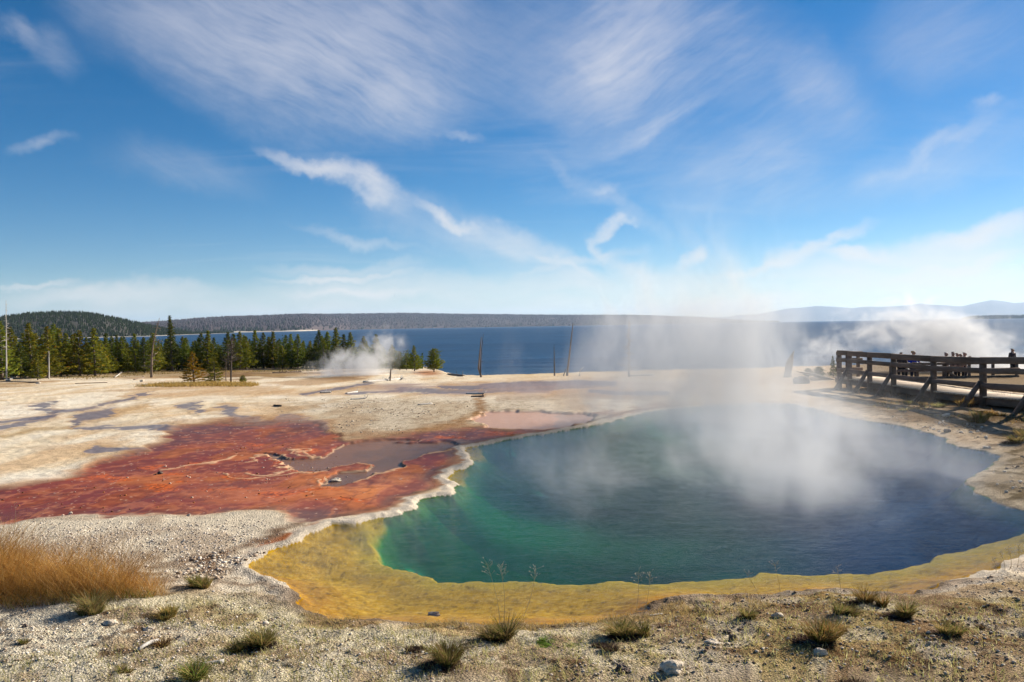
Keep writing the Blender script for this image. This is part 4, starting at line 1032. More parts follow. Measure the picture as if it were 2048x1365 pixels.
def tuft(px, py, wpx, hpx, label, cols=GREENB, dark=0, n=420, name='grass_tuft', cat='grass tuft', dirx=-1, lean=.42, group=None):
    wpx *= .92; hpx *= .9; n = int(n*1.5)
    p = GP(px, py); s = mpp(p[1]); e = empty(name, p-[0, 0, .01], label, cat, group, 0)
    rr = np.random.default_rng(int(px*7+py)); lean = lean*rr.uniform(.8, 1.5); bnd = (rr.normal(-.05, .16), rr.normal(0, .12))
    Vs, Qs, Cs, off = [], [], [], 0
    nl = int(rr.integers(2, 5)) if wpx > 24 else 1
    for li in range(nl):
        dx_ = rr.uniform(-.36, .36)*wpx*s if nl > 1 else 0; dy_ = rr.uniform(-.25, .25)*wpx*s if nl > 1 else 0; kk = rr.uniform(.55, 1.0) if li else 1.0
        V, Q, C_ = blades(int(n/nl*1.25), wpx*s*rr.uniform(.09, .2), hpx*s*1.05*kk, int(px*3+py+li*77), lean*rr.uniform(.6, 1.6), .0014+.00033*p[1], cols, rr.uniform(.6, 1), rr.uniform(.3, .9), 3, (bnd[0]+rr.normal(0, .15), bnd[1]))
        Vs.append(V+[dx_, dy_, 0]); Qs.append(Q+off); Cs.append(C_*(.75+.5*rr.random())); off += len(V)
    V = np.concatenate(Vs); Q = np.concatenate(Qs); C_ = np.concatenate(Cs)
    o = mesh_np('green_blades' if cols is not GOLD else 'dry_blades', V, Q, None, grass_m, e, cols=C_)
    if dark:  # dead thatch, by default down-sun, also paints the tuft's shaded side
        V, Q, C_ = blades(int(n*.9), wpx*s*.34*dark, hpx*s*.42, int(px+py), 1.6, .003+.0004*p[1], THATCH, .8, .9)
        V[:, 0] += dirx*wpx*s*.34; mesh_np('dead_thatch_shade', V, Q, None, thatch_m, e, cols=C_)
        m = MB(); k = 9; th = np.linspace(0, math.pi, 7)
        ang = np.linspace(0, 2*math.pi, 13)[:-1]
        vs = [[dirx*wpx*s*.34+math.cos(a)*math.sin(t)*wpx*s*.26*dark*rng.uniform(.85, 1.15), math.sin(a)*math.sin(t)*wpx*s*.2*dark*rng.uniform(.85, 1.15), math.cos(t)*hpx*s*.2*rng.uniform(.9, 1.1)] for t in th for a in ang]
        q = [[i*12+j, (i+1)*12+j, (i+1)*12+(j+1) % 12, i*12+(j+1) % 12] for i in range(6) for j in range(12)]
        m.add(vs, q); m.build('thatch_shade_mound', darkwood, e, True)
    return e
tuft(405, 1176, 46, 34, 'golden-green tuft at the right end of the tall golden grass', dark=.8)
tuft(322, 1236, 70, 28, 'wide low reddish tuft just below the tall golden grass', cols=GREENB+GOLD, dark=.6)
tuft(178, 1226, 60, 52, 'bright yellow-green tuft inside the front edge of the golden grass', cols=YEL+GREENB)
tuft(252, 1344, 28, 20, 'small round green tuft on pale gravel at bottom left', dark=.6, n=200)
tuft(364, 1360, 84, 44, 'large loose green tuft at the bottom edge left of centre', cols=FRESH+GREENB, lean=.9, n=520)
tuft(465, 1303, 50, 26, 'low green tuft beside the taller one left of centre', n=260)
tuft(514, 1294, 44, 44, 'upright golden-green tuft with dark purple mound at its foot', dark=.8, dirx=.8)
tuft(323, 1292, 40, 20, 'thin brown tuft behind the curved weathered stick', cols=GOLD+THATCH, n=220)
tuft(49, 1286, 34, 14, 'low dark-green tuft on gravel at the far left', n=160)
tuft(1000, 1281, 50, 56, 'tall spiky green tuft with seed stalks at the pool edge', dark=.9, n=520)
tuft(905, 1334, 78, 56, 'big green tuft with dark thatch and painted shade at bottom centre', dark=1.0, n=620)
tuft(838, 1300, 60, 16, 'dark brown dead mound left of the big centre tuft', cols=THATCH, dark=1.0, n=260, name='dead_grass_mound', cat='grass mound', dirx=0)
tuft(1268, 1272, 72, 46, 'large rounded tuft above the dark thatch mound', dark=.8, n=620)
tuft(1211, 1296, 78, 18, 'long dark brown thatch mound right of the bright green patch', cols=THATCH, dark=1.2, n=420, name='dead_grass_mound', cat='grass mound', dirx=0)
tuft(1090, 1290, 120, 26, 'bright fresh green leafy patch near the bottom centre', cols=FRESH, n=1500, lean=1.6, name='green_plant_patch', cat='plant')
tuft(1504, 1238, 44, 30, 'small green tuft right of centre near the pool bank', dark=.7, n=260)
tuft(1648, 1286, 74, 56, 'largest orange-green tuft with deep dark base at lower right', cols=GREENB+GOLD[:2], dark=1.1, n=700)
tuft(1687, 1228, 66, 38, 'soft yellow-green tuft between the largest one and the bank edge', cols=YEL+GREENB)
tuft(1746, 1210, 68, 40, 'brownish tuft at the pool bank behind the yellow-green one', cols=GREENB+GOLD, dark=.7)
tuft(1812, 1236, 62, 38, 'green tuft with black base right of the brownish bank tuft', dark=.9, n=480)
tuft(1902, 1274, 60, 40, 'isolated tuft with wide brown base at lower right', dark=1.0, cols=GREENB)
tuft(1962, 1258, 34, 10, 'small rusty dead mound right of the isolated tuft', cols=THATCH+GOLD[1:2], n=140, name='dead_grass_mound', cat='grass mound')
tuft(1700, 1368, 66, 22, 'dark rounded thatch hump cut by the bottom edge at right', cols=THATCH, dark=1.2, n=420, name='dead_grass_mound', cat='grass mound', dirx=0)
tuft(1951, 842, 58, 32, 'largest golden tuft on the slope below the boardwalk', cols=GOLD+GREENB, n=420)
tuft(1815, 810, 22, 13, 'leftmost small yellow-green tuft below the boardwalk', n=140)
tuft(1846, 815, 22, 13, 'small orange tuft by the foot of a railing brace', cols=GOLD, n=140)
tuft(1876, 816, 44, 14, 'wide yellow-green tuft in the middle below the boardwalk', cols=YEL+GREENB, n=240)
tuft(1808, 822, 28, 12, 'low green tuft on the bank just below the leftmost one', n=140)
tuft(1990, 832, 36, 18, 'golden tuft right of the largest one below the boardwalk', cols=GOLD, n=220)
tuft(2026, 886, 34, 26, 'dark green tuft at the right edge above the sandy spur', n=300, dark=.6)
tuft(2052, 878, 36, 36, 'orange tuft cut off by the right edge above the spur', cols=GOLD+GREENB, n=300)
tuft(1935, 815, 30, 26, 'dry brown weeds under the boardwalk at a brace foot', cols=THATCH+GOLD, n=220, name='dry_weed', cat='weeds')
tuft(2005, 812, 44, 30, 'tall dry weeds under the boardwalk near the right edge', cols=THATCH+GOLD, n=260, name='dry_weed', cat='weeds')
tuft(1800, 790, 50, 22, 'dark dry weeds in the boardwalk shade at left', cols=THATCH, n=240, name='dry_weed', cat='weeds')

def scatter_poly(n, poly, seed, dens=None):
    r = np.random.default_rng(seed); xs = [p[0] for p in poly]; ys = [p[1] for p in poly]
    # uniform in the world, then kept inside the outline
    w = np.array([P(x, y)[:2] for x, y in poly]); lo = w.min(0); hi = w.max(0); out_ = []
    c = 0
    while c < n:
        q = r.uniform(lo, hi, (n*2, 2)); q = q[inside(q[:, 0], q[:, 1], [tuple(k) for k in w])]; out_.append(q); c += len(q)
    return np.concatenate(out_)[:n]
def grass_field(name, n, poly, h, cols, label, seed, lean=.35, w=.003, segs=3, keep_out=.06, clump=0, cat='grass', bend=(-.15, 0), hvar=0):
    q = scatter_poly(n, poly, seed)
    z, c, wet, gr, sd_p = ground_eval(q[:, 0], q[:, 1])
    if clump:
        m = (vnoise(q[:, 0]*clump, q[:, 1]*clump, seed) > .42); q = q[m]; z = z[m]; wet = wet[m]; sd_p = sd_p[m]
    m = (sd_p < -keep_out) & (wet < .4); q = q[m]; z = z[m]; n = len(q)
    V, Q, C_ = blades(n, 1e-4, h, seed, lean*8, w, cols, 1, .4, segs, bend)
    V = V.reshape(n, -1, 3)
    if hvar: V *= (1-hvar+2*hvar*fbm(q[:, 0]*2.2, q[:, 1]*2.2, seed+3, 3))[:, None, None]*np.clip(.45+sdf(q[:, 0], q[:, 1], [tuple(P(a, b)[:2]) for a, b in poly])*1.3, .45, 1)[:, None, None]
    V = V+np.stack([q[:, 0], q[:, 1], z-.005], -1)[:, None]
    return tag(mesh_np(name, V.reshape(-1, 3), Q, None, grass_m, cols=C_), label, cat, kind='stuff')
GOLD2 = ((.56, .30, .09), (.46, .22, .06), (.60, .38, .16), (.34, .14, .04), (.50, .25, .07))
grass_field('golden_grass', 17000, [(-350, 1150), (60, 1146), (130, 1160), (200, 1176), (290, 1190), (345, 1212), (300, 1226), (200, 1237), (100, 1243), (-350, 1262)], .62, GOLD2, 'tall golden-brown dry grass growing at the left foreground', 11, .11, .0022, 4, bend=(-.05, 0), hvar=.55)
grass_field('golden_grass_base', 3500, [(-350, 1200), (0, 1205), (200, 1205), (330, 1216), (300, 1232), (200, 1241), (100, 1246), (-350, 1266)], .13, GREENB, 'green shorter grass at the foot of the tall golden grass', 12, .08, .003)
grass_field('dry_grass_strip', 5000, [(268, 776), (330, 771), (420, 768), (500, 770), (522, 773), (505, 776), (420, 776), (340, 777)], .24, ((.42, .28, .09), (.5, .34, .12), (.36, .22, .06)), 'strip of dry orange grass on the flat with small pines on it', 13, .05, .014, 2)
grass_field('meadow_grass', 9000, [(-400, 775), (0, 768), (100, 766), (200, 760), (300, 751), (420, 748), (640, 744), (640, 739), (420, 741), (300, 745), (150, 755), (0, 759), (-400, 762)], .20, ((.34, .24, .08), (.26, .2, .07), (.2, .17, .06)), 'short dry grass along the foot of the pines', 14, .08, .02, 2, clump=.25)
fg = [(-250, 1500), (-150, 1250), (350, 1225), (520, 1180), (600, 1235), (760, 1252), (1150, 1256), (1300, 1235), (1400, 1200), (1700, 1188), (1860, 1196), (2060, 1125), (2300, 1100), (2300, 1500)]
grass_field('ground_cover_sprigs', 26000, fg, .05, PALEG+YEL, 'tiny yellow-green sprigs growing all over the near gravel bank', 15, .05, .0032, 2, clump=.9, hvar=.4)
grass_field('low_dry_plants', 9000, fg, .028, ((.30, .17, .09), (.36, .24, .12), (.22, .13, .07)), 'low reddish dry plants between the near gravel stones', 16, .14, .004, 2, clump=1.1)
edge = [(600, 1232), (700, 1246), (1000, 1254), (1290, 1240), (1330, 1212), (1500, 1202), (1560, 1230), (1300, 1262), (1000, 1272), (640, 1262)]
grass_field('bank_edge_grass', 4500, edge, .055, ((.45, .32, .14), (.5, .36, .17), (.38, .25, .1)), 'short dry golden grass along the near edge of the pool', 17, .08, .003, 2, clump=1.6)
grass_field('slope_grass', 3000, [(1700, 812), (1780, 806), (1900, 818), (2000, 835), (2120, 850), (2120, 905), (2000, 880), (1900, 850), (1800, 830)], .10, GOLD+GREENB, 'scattered dry grass on the slope below the boardwalk', 18, .1, .008, 2, clump=1.4)

grass_field('under_deck_weeds', 5000, [(1690, 792), (1740, 800), (1870, 806), (1970, 815), (2120, 835), (2300, 850), (2300, 800), (2050, 780), (1900, 772), (1720, 765)], .20, THATCH+THATCH+GOLD[1:2], 'dark dry weeds growing in the shade under the boardwalk', 19, .12, .006, 2, clump=1.2, hvar=.6)
grass_field('litter', 9000, fg, .02, THATCH+((.2, .12, .07),), 'dark dead plant litter strewn over the near bank', 20, .5, .005, 2, clump=.8)
# icosphere template for stones
t_ = (1+5**.5)/2
ICO_V = np.array([(-1,t_,0),(1,t_,0),(-1,-t_,0),(1,-t_,0),(0,-1,t_),(0,1,t_),(0,-1,-t_),(0,1,-t_),(t_,0,-1),(t_,0,1),(-t_,0,-1),(-t_,0,1)], float); ICO_V /= np.linalg.norm(ICO_V[0])
ICO_F = np.array([(0,11,5),(0,5,1),(0,1,7),(0,7,10),(0,10,11),(1,5,9),(5,11,4),(11,10,2),(10,7,6),(7,1,8),(3,9,4),(3,4,2),(3,2,6),(3,6,8),(3,8,9),(4,9,5),(2,4,11),(6,2,10),(8,6,7),(9,8,1)])
stone_m = leaf_mat('stone_surface', (1, 1, 1), (.75, .72, .68), 0, 0)
def pebbles(name, n, poly, smin, smax, cols, label, seed, clump=0, pw_=4.0, fade=.5):
    r = np.random.default_rng(seed); q = scatter_poly(n, poly, seed); z, c, wet, gr, sd_p = ground_eval(q[:, 0], q[:, 1])
    m = (sd_p < -.03)
    pw_l = [tuple(P(a, b)[:2]) for a, b in poly]; m &= (sdf(q[:, 0], q[:, 1], pw_l)+(fbm(q[:, 0]*1.3, q[:, 1]*1.3, seed+5, 3)-.5)*fade*2 > r.random(len(q))*fade*1.2)
    if clump: m &= (fbm(q[:, 0]*clump, q[:, 1]*clump, seed, 3) > .5)
    q = q[m]; z = z[m]; n = len(q)
    s = smin+(smax-smin)*r.random(n)**pw_
    V = ICO_V[None]*r.uniform(.72, 1.25, (n, 12, 1)); V = V*np.stack([s, s*r.uniform(.6, 1, n), s*r.uniform(.4, .7, n)], -1)[:, None]
    a = r.uniform(0, 6.28, n); ca, sa = np.cos(a)[:, None], np.sin(a)[:, None]
    V = np.stack([V[..., 0]*ca-V[..., 1]*sa, V[..., 0]*sa+V[..., 1]*ca, V[..., 2]], -1)+np.stack([q[:, 0], q[:, 1], z+s*.15], -1)[:, None]
    F = (np.arange(n)[:, None, None]*12+ICO_F[None]).reshape(-1, 3)
    cs = np.repeat(np.array(cols)[r.integers(0, len(cols), n)]*r.uniform(.75, 1.2, (n, 1)), 12, 0)
    return tag(mesh_np(name, V.reshape(-1, 3), None, F, stone_m, cols=cs), label, 'gravel', kind='stuff')
WST = ((.70, .63, .54), (.78, .71, .62), (.58, .50, .42), (.48, .37, .28)); BST = ((.42, .33, .25), (.32, .24, .17), (.52, .44, .35), (.62, .54, .44), (.20, .14, .10))
pebbles('near_gravel', 11000, [(-250, 1500), (-150, 1250), (350, 1225), (520, 1180), (600, 1235), (760, 1252), (1080, 1256), (1080, 1500)], .003, .016, WST+BST[:2], 'pale gravel scattered over the near left bank', 21)
pebbles('brown_gravel', 11000, [(1020, 1500), (1040, 1256), (1150, 1256), (1300, 1235), (1400, 1200), (1700, 1188), (1860, 1196), (2060, 1125), (2300, 1100), (2300, 1500)], .003, .02, BST, 'brownish gravel scattered over the near right bank', 22)
pebbles('white_gravel', 13000, [(-300, 1062), (100, 1050), (400, 1045), (620, 1045), (600, 1070), (500, 1118), (480, 1150), (540, 1200), (350, 1215), (250, 1165), (-300, 1150)], .003, .02, WST, 'white sinter gravel between the red mat and the golden grass', 23)
pebbles('rubble', 2600, [(330, 1130), (430, 1110), (530, 1110), (490, 1150), (590, 1210), (620, 1290), (400, 1290), (330, 1220)], .008, .035, WST+BST, 'crumbled rubble at the left tip of the pool', 24, clump=1.5)
pebbles('plain_gravel', 3500, [(560, 885), (540, 800), (900, 800), (950, 815), (930, 850), (760, 880), (640, 865)], .008, .04, ((.5, .44, .37), (.6, .54, .47), (.35, .27, .2)), 'coarse gravel strewn over the middle plain', 25, fade=3, clump=.7)
pebbles('bank_gravel', 2600, [(1640, 815), (1900, 850), (2150, 900), (2150, 990), (2000, 1000), (1940, 960), (2010, 912), (1890, 870), (1690, 830)], .006, .05, BST+WST[:2], 'gravel and clods on the far right bank', 26, fade=1, clump=.8)
pebbles('mat_crumbs', 380, [(-100, 1000), (300, 930), (560, 870), (640, 880), (760, 1000), (600, 1036), (0, 1046)], .008, .03, ((.6, .45, .36), (.45, .2, .08), (.2, .1, .06)), 'small crusty crumbs on the red mat', 27)

def stone(px, py, wpx, hpx, col, label, seed, name='stone', cat='stone'):
    p = GP(px, py); s = mpp(p[1]); r = np.random.default_rng(seed)
    import bmesh
    bm = bmesh.new(); bmesh.ops.create_icosphere(bm, subdivisions=3, radius=1)
    off = Vector((seed*3.1, 1.7, .3))
    for v in bm.verts:
        n = v.co.normalized(); k = 1+.6*(mnoise.noise(n*1.4+off))+.35*abs(mnoise.noise(n*3.2+off))+.16*mnoise.noise(n*8+off)
        v.co = Vector((n.x*k*wpx*s*.5, n.y*k*wpx*s*.4, n.z*k*hpx*s*.55))
    me = bpy.data.meshes.new(name); bm.to_mesh(me); bm.free(); me.materials.append(col)
    o = bpy.data.objects.new(name, me); COL.objects.link(o); o.location = Vector((p[0], p[1], p[2]+hpx*s*.22)); return tag(o, label, cat)
white_st = simple_mat('white_sinter_stone', (.50, .40, .28), (.70, .58, .44), 30, .95, bump=.8, c3=(.80, .70, .56))
dark_st = simple_mat('dark_porous_stone', (.07, .05, .045), (.2, .15, .12), 30, .95, bump=.6)
for a in [(222, 1248, 22, 11, white_st, 'white flat stone at the foot of the golden grass', 1), (296, 1260, 15, 8, white_st, 'bright white chip right of the flat stone near the golden grass', 2),
 (50, 1255, 9, 7, dark_st, 'small dark red stone at the far left below the grass', 3), (1345, 1345, 38, 24, white_st, 'largest pale jagged stone at the bottom right of centre', 4), (1243, 1342, 26, 16, dark_st, 'dark stone left of the largest pale jagged one', 5),
 (1425, 1290, 26, 11, white_st, 'pale knobbly stone on the bank right of centre', 6), (1466, 1281, 15, 13, dark_st, 'dark round stone right of the pale knobbly one', 7), (1455, 1266, 14, 8, dark_st, 'small dark flat stone above the dark round one', 8),
 (1640, 1310, 22, 16, white_st, 'pale two-pointed stone below the largest orange-green tuft', 9), (1556, 1235, 22, 11, white_st, 'grey-white stone right of the small bank tuft', 10), (1895, 864, 12, 7, dark_st, 'dark rock on the far bank edge below the boardwalk', 11),
 (1893, 833, 14, 9, white_st, 'light rock on the slope under the boardwalk', 12), (1975, 896, 13, 5, white_st, 'bright white flake lying on the far right bank', 13), (141, 1029, 7, 6, white_st, 'lone white stone on the near edge of the red mat at left', 14),
 (378, 1032, 7, 5, white_st, 'lone pale stone on the near edge of the red mat at centre left', 15), (284, 766, 8, 6, white_st, 'small white rock on the far pale flat', 16), (77, 770, 8, 5, white_st, 'pale rock beside the thin pole below the left pines', 17),
 (868, 1226, 22, 10, dark_st, 'stone with pale crust lying underwater on the yellow shelf', 18), (671, 963, 22, 7, white_st, 'orange-crusted lump at the lower end of the grey pond', 19), (320, 948, 10, 6, dark_st, 'dark lump in the orange clump of the red mat', 20),
 (85, 955, 0.1, .1, dark_st, '', 21)][:-1]:
    stone(*a[:6], a[6])

# seed-headed stalks
stalk_m = leaf_mat('dry_stalks', (1, 1, 1), (.85, .85, .85), 0, .2)
def stalk(bx, by, tx, ty, label, n=14, head=.09, name='seed_stalk'):
    p = GP(bx, by); d = ray(tx, ty); k = p[1]*.985/d[1]; q = np.array([d[0]*k, d[1]*k, CAM_H+d[2]*k])-p; L = np.linalg.norm(q)
    r = np.random.default_rng(int(bx+tx)); e = empty(name, p, label, 'grass stalk')
    m = MB(); ts = np.linspace(0, 1, 8)
    f = lambda t: q*t+np.array([.05*L*math.sin(t*math.pi), 0, 0])
    m.tube([f(t) for t in ts], [.0022-.0012*t for t in ts], 4, 0, False, np.array((.42, .33, .2))); m.build('stem', stalk_m, e)
    h = MB()
    for i in range(n):
        t = 1-head*r.uniform(0, 2.2); s = f(t); dd = np.array([r.normal(0, .7), r.normal(0, .4), r.uniform(.2, 1)]); dd /= np.linalg.norm(dd); l = L*.09*r.uniform(.4, 1.1)
        h.tube([s, s+dd*l], [.0008, .0006], 3, 0, False, np.array((.5, .42, .3)))
        h.tube([s+dd*l, s+dd*(l+.008), s+dd*(l+.016)], [.001, .0032, .0006], 4, 0, False, np.array((.58, .5, .4)))
    h.build('seed_head', stalk_m, e)
stalk(1000, 1275, 972, 1124, 'tall seed stalk, left one rising from the pool-edge tuft')
stalk(1004, 1272, 1000, 1132, 'tall seed stalk with branching head, right one from the pool-edge tuft', 20)
stalk(1030, 1270, 1072, 1138, 'bent seed stalk leaning right over the yellow shelf', 12)
stalk(1262, 1262, 1276, 1146, 'thin seed stalk over the shelf above the rounded tuft, left of a pair', 10)
stalk(1275, 1262, 1300, 1146, 'thin seed stalk over the shelf above the rounded tuft, right of a pair', 12)
stalk(1530, 1232, 1490, 1143, 'pale curved stalk leaning left near the small bank tuft', 8)
stalk(1560, 1225, 1547, 1125, 'pale stalk with tiny head right of centre against the water', 9)
stalk(1680, 1222, 1672, 1132, 'thin stalk against the blue water above the soft yellow-green tuft', 9)
stalk(27, 1070, 28, 1003, 'single dry stalk standing before the red mat at the left', 4, name='dry_stalk')
for i, (a, b, c, d_) in enumerate([(2010, 1140, 2000, 1106), (2022, 1138, 2016, 1098), (2034, 1136, 2036, 1090), (1992, 1145, 1986, 1118)]):
    stalk(a, b, c, d_, ['shorter dried flower stalk second from left at the right pool edge', 'dried flower stalk third from left at the right pool edge', 'tallest dried flower stalk at the right pool edge', 'lowest leftmost dried flower stalk at the right pool edge'][i], 16, .16, 'flower_stalk')
stalk(1285, 1318, 1293, 1294, 'small green sprig casting a long shadow on the bottom gravel', 10, .5, 'sprig')

# ------------------------------------------------------------------ steam
def steam(name, lo, hi, blobs, dens, label, nscale=.5, stretch=(1, 1, .45), thr=(.38, .72), aniso=.35, seed=0.0, tone=.9):
    lo = np.array(lo, float); hi = np.array(hi, float)
    m = MB(); m.box((lo+hi)/2, hi-lo)
    mt, nt, out = mat_new(name+'_vapour'); g = G(nt)
    geo = g.n('ShaderNodeTexCoord').outputs['Object']
    tot = None
    for (cx, cy, cz, rx, ry, rz, w) in blobs:
        sb = g.n('ShaderNodeVectorMath', operation='SUBTRACT'); g.link(geo, sb.inputs[0]); sb.inputs[1].default_value = (cx, cy, cz)
        ml = g.n('ShaderNodeVectorMath', operation='MULTIPLY'); g.link(sb.outputs[0], ml.inputs[0]); ml.inputs[1].default_value = (1/rx, 1/ry, 1/rz)
        ln = g.n('ShaderNodeVectorMath', operation='LENGTH'); g.link(ml.outputs[0], ln.inputs[0])
        f = g.math('MULTIPLY', g.mapr(ln.outputs['Value'], 0, 1, 1, 0, True), w)
        tot = f if tot is None else g.math('ADD', tot, f)
    mp = g.n('ShaderNodeMapping'); g.link(geo, mp.inputs[0]); mp.inputs['Scale'].default_value = stretch; mp.inputs['Location'].default_value = (seed, seed*2, 0)
    n = g.noise(mp.outputs[0], nscale, 3.5, .62, dist=.9)
    nn = g.math('ADD', n, g.math('MULTIPLY', g.math('SUBTRACT', g.math('MINIMUM', tot, 1.1), .5), .34))
    nf = g.mapr(nn, thr[0]+.02, thr[1]+.1, 0, 1, True)
    d = g.math('MULTIPLY', g.math('MULTIPLY', g.math('MINIMUM', g.math('MULTIPLY', tot, 2.2), 1.2), nf), dens)
    v = g.n('ShaderNodeVolumePrincipled'); v.inputs['Color'].default_value = (tone, tone*1.005, tone*1.02, 1); v.inputs['Anisotropy'].default_value = aniso
    g.link(d, v.inputs['Density']); g.link(v.outputs[0], out.inputs['Volume'])
    o = m.build(name, mt); tag(o, label, 'steam', kind='stuff'); return o
steam('pool_steam', (-1.2, 8.2, .03), (11.5, 27, 6.5),
      [(5.3, 20.5, .8, 4.2, 5.5, 3.8, .95), (5.2, 20.5, 3.2, 4.2, 5.5, 3.6, .6), (3.0, 21, .8, 5.4, 5, 3.6, .6), (5.2, 15.5, .3, 3.4, 4.5, 2.2, .6), (4.3, 11.8, .2, 1.5, 3.2, 1.6, .9), (7.5, 17, .1, 4.0, 5.5, 1.9, .5), (2.0, 13.5, .1, 3.8, 5, 1.4, .6), (6.6, 12.5, .1, 3, 3.5, 1.1, .5)],
      .46, 'white steam rising from the hot pool and drifting up before the lake', .75, (1, .7, .55), (.37, .76), .0, tone=.93)
steam('vent_steam', (-22, 52, -2.0), (-5, 74, 3.6),
      [(-12.8, 62, -.6, 4.2, 7, 2.8, 1.0), (-10.2, 63, 1.0, 3.4, 6, 2.8, .7), (-15, 62, -1.5, 4.2, 7, 1.3, .6), (-8, 61, -1.4, 4, 6, 1.3, .4)],
      .36, 'grey steam puffing from a vent before the middle pines', .8, (1, .5, .9), (.41, .66), .05, 3.0, tone=.88)
steam('far_steam', (14, 43.6, -1.4), (38, 62, 5.6),
      [(28.4, 51, .8, 4.8, 6, 3.7, 1.0), (25.0, 52, 2.6, 5.5, 6, 2.8, .62), (30, 50, -.9, 8, 6, 1.8, 1.2), (20.5, 50, .6, 5, 6, 2.8, .5)],
      .5, 'dense white steam cloud billowing behind the visitors on the boardwalk', .8, (1, .5, 1), (.36, .62), .15, 7.0, tone=.93)

# haze in the air
m = MB(); m.box((0, 11000, 235), (56000, 34000, 490)); 
mt, nt, out = mat_new('air_haze'); g = G(nt)
v = g.n('ShaderNodeVolumePrincipled'); v.inputs['Color'].default_value = (.58, .76, 1, 1); v.inputs['Density'].default_value = 4.2e-5; v.inputs['Anisotropy'].default_value = .2
g.link(v.outputs[0], out.inputs['Volume']); hz = m.build('haze', mt); tag(hz, kind='stuff')

# ------------------------------------------------------------------ sun and sky
SUN_AZ = math.atan2(.80, .60); SUN_EL = math.radians(25)
sd = bpy.data.lights.new('sun', 'SUN'); sd.energy = 5.0; sd.angle = math.radians(.53); sd.color = (1, .91, .77)
so = bpy.data.objects.new('sun', sd); COL.objects.link(so)
dirv = Vector((math.sin(SUN_AZ)*math.cos(SUN_EL), math.cos(SUN_AZ)*math.cos(SUN_EL), math.sin(SUN_EL)))
so.rotation_euler = dirv.to_track_quat('Z', 'Y').to_euler(); so.location = (30, 30, 40)

w = bpy.data.worlds.new('World'); SC.world = w; w.use_nodes = True; w.cycles.sampling_method = 'MANUAL'; w.cycles.sample_map_resolution = 256; nt = w.node_tree; nt.nodes.clear(); g = G(nt)
out = g.n('ShaderNodeOutputWorld'); bg = g.n('ShaderNodeBackground'); bg.inputs[1].default_value = .053; g.link(bg.outputs[0], out.inputs[0])
sk = g.n('ShaderNodeTexSky'); sk.sky_type = 'NISHITA'; sk.sun_disc = False; sk.sun_elevation = SUN_EL; sk.sun_rotation = SUN_AZ
sk.altitude = 2300; sk.air_density = 1.0; sk.dust_density = .6; sk.ozone_density = 2.2
dirn = g.n('ShaderNodeTexCoord').outputs['Generated']
sp = g.n('ShaderNodeSeparateXYZ'); g.link(dirn, sp.inputs[0]); dx, dy, dz = sp.outputs
az = g.math('ARCTAN2', dx, dy); el = g.math('ARCSINE', dz)
cv = g.n('ShaderNodeCombineXYZ'); g.link(az, cv.inputs[0]); g.link(el, cv.inputs[1])
# a cloud-sheet plane for the cirrus grain
pl = g.math('ADD', g.math('MAXIMUM', dz, 0), .12)
cx = g.math('DIVIDE', dx, pl); cy = g.math('DIVIDE', dy, pl)
cp = g.n('ShaderNodeCombineXYZ'); g.link(cx, cp.inputs[0]); g.link(cy, cp.inputs[1])
wnode = g.n('ShaderNodeTexNoise'); wnode.inputs['Scale'].default_value = 5; wnode.inputs['Detail'].default_value = 5; g.link(cv.outputs[0], wnode.inputs['Vector'])
wsub = g.n('ShaderNodeVectorMath', operation='SUBTRACT'); g.link(wnode.outputs['Color'], wsub.inputs[0]); wsub.inputs[1].default_value = (.5, .5, .5)
wsc = g.n('ShaderNodeVectorMath', operation='SCALE'); g.link(wsub.outputs[0], wsc.inputs[0]); wsc.inputs['Scale'].default_value = .07
wn2 = g.n('ShaderNodeTexNoise'); wn2.inputs['Scale'].default_value = 17; wn2.inputs['Detail'].default_value = 5; wn2.inputs['Roughness'].default_value = .62; g.link(cv.outputs[0], wn2.inputs['Vector'])
ws2 = g.n('ShaderNodeVectorMath', operation='SUBTRACT'); g.link(wn2.outputs['Color'], ws2.inputs[0]); ws2.inputs[1].default_value = (.5, .5, .5)
ws3 = g.n('ShaderNodeVectorMath', operation='SCALE'); g.link(ws2.outputs[0], ws3.inputs[0]); ws3.inputs['Scale'].default_value = .045
wv0 = g.n('ShaderNodeVectorMath', operation='ADD'); g.link(cv.outputs[0], wv0.inputs[0]); g.link(wsc.outputs[0], wv0.inputs[1])
wv = g.n('ShaderNodeVectorMath', operation='ADD'); g.link(wv0.outputs[0], wv.inputs[0]); g.link(ws3.outputs[0], wv.inputs[1])
fine_sub = g.n('ShaderNodeTexNoise'); fine_sub.inputs['Scale'].default_value = 22; fine_sub.inputs['Detail'].default_value = 6; fine_sub.inputs['Roughness'].default_value = .65; g.link(g.scale(cv.outputs[0], .5, 1.6, 1), fine_sub.inputs['Vector'])
def azel(px, py):
    d = ray(px, py); d = d/np.linalg.norm(d); return math.atan2(d[0], d[1]), math.asin(d[2])
def fibre(rot, sc, loc):
    mp2 = g.n('ShaderNodeMapping', vector_type='TEXTURE'); g.link(wv0.outputs[0], mp2.inputs[0]); mp2.inputs['Rotation'].default_value = (0, 0, rot); mp2.inputs['Scale'].default_value = (1, .17, 1); mp2.inputs['Location'].default_value = (loc, 0, 0)
    return g.noise(mp2.outputs[0], sc, 6, .66, dist=.15)
bl = g.mapr(az, -.12, .22, 0, 1, True)
low = g.mapr(el, .03, .16, 0, 1, True)
fa = fibre(-.42, 11, .3); fb = fibre(.5, 11, 1.9); fc = fibre(.06, 9, 2.7)
def mixf(t, a_, b_): return g.math('ADD', g.math('MULTIPLY', a_, g.math('SUBTRACT', 1, t)), g.math('MULTIPLY', b_, t))
grain_all = mixf(low, fc, mixf(bl, fa, fb))
def grain_noise(th, grain): return grain_all
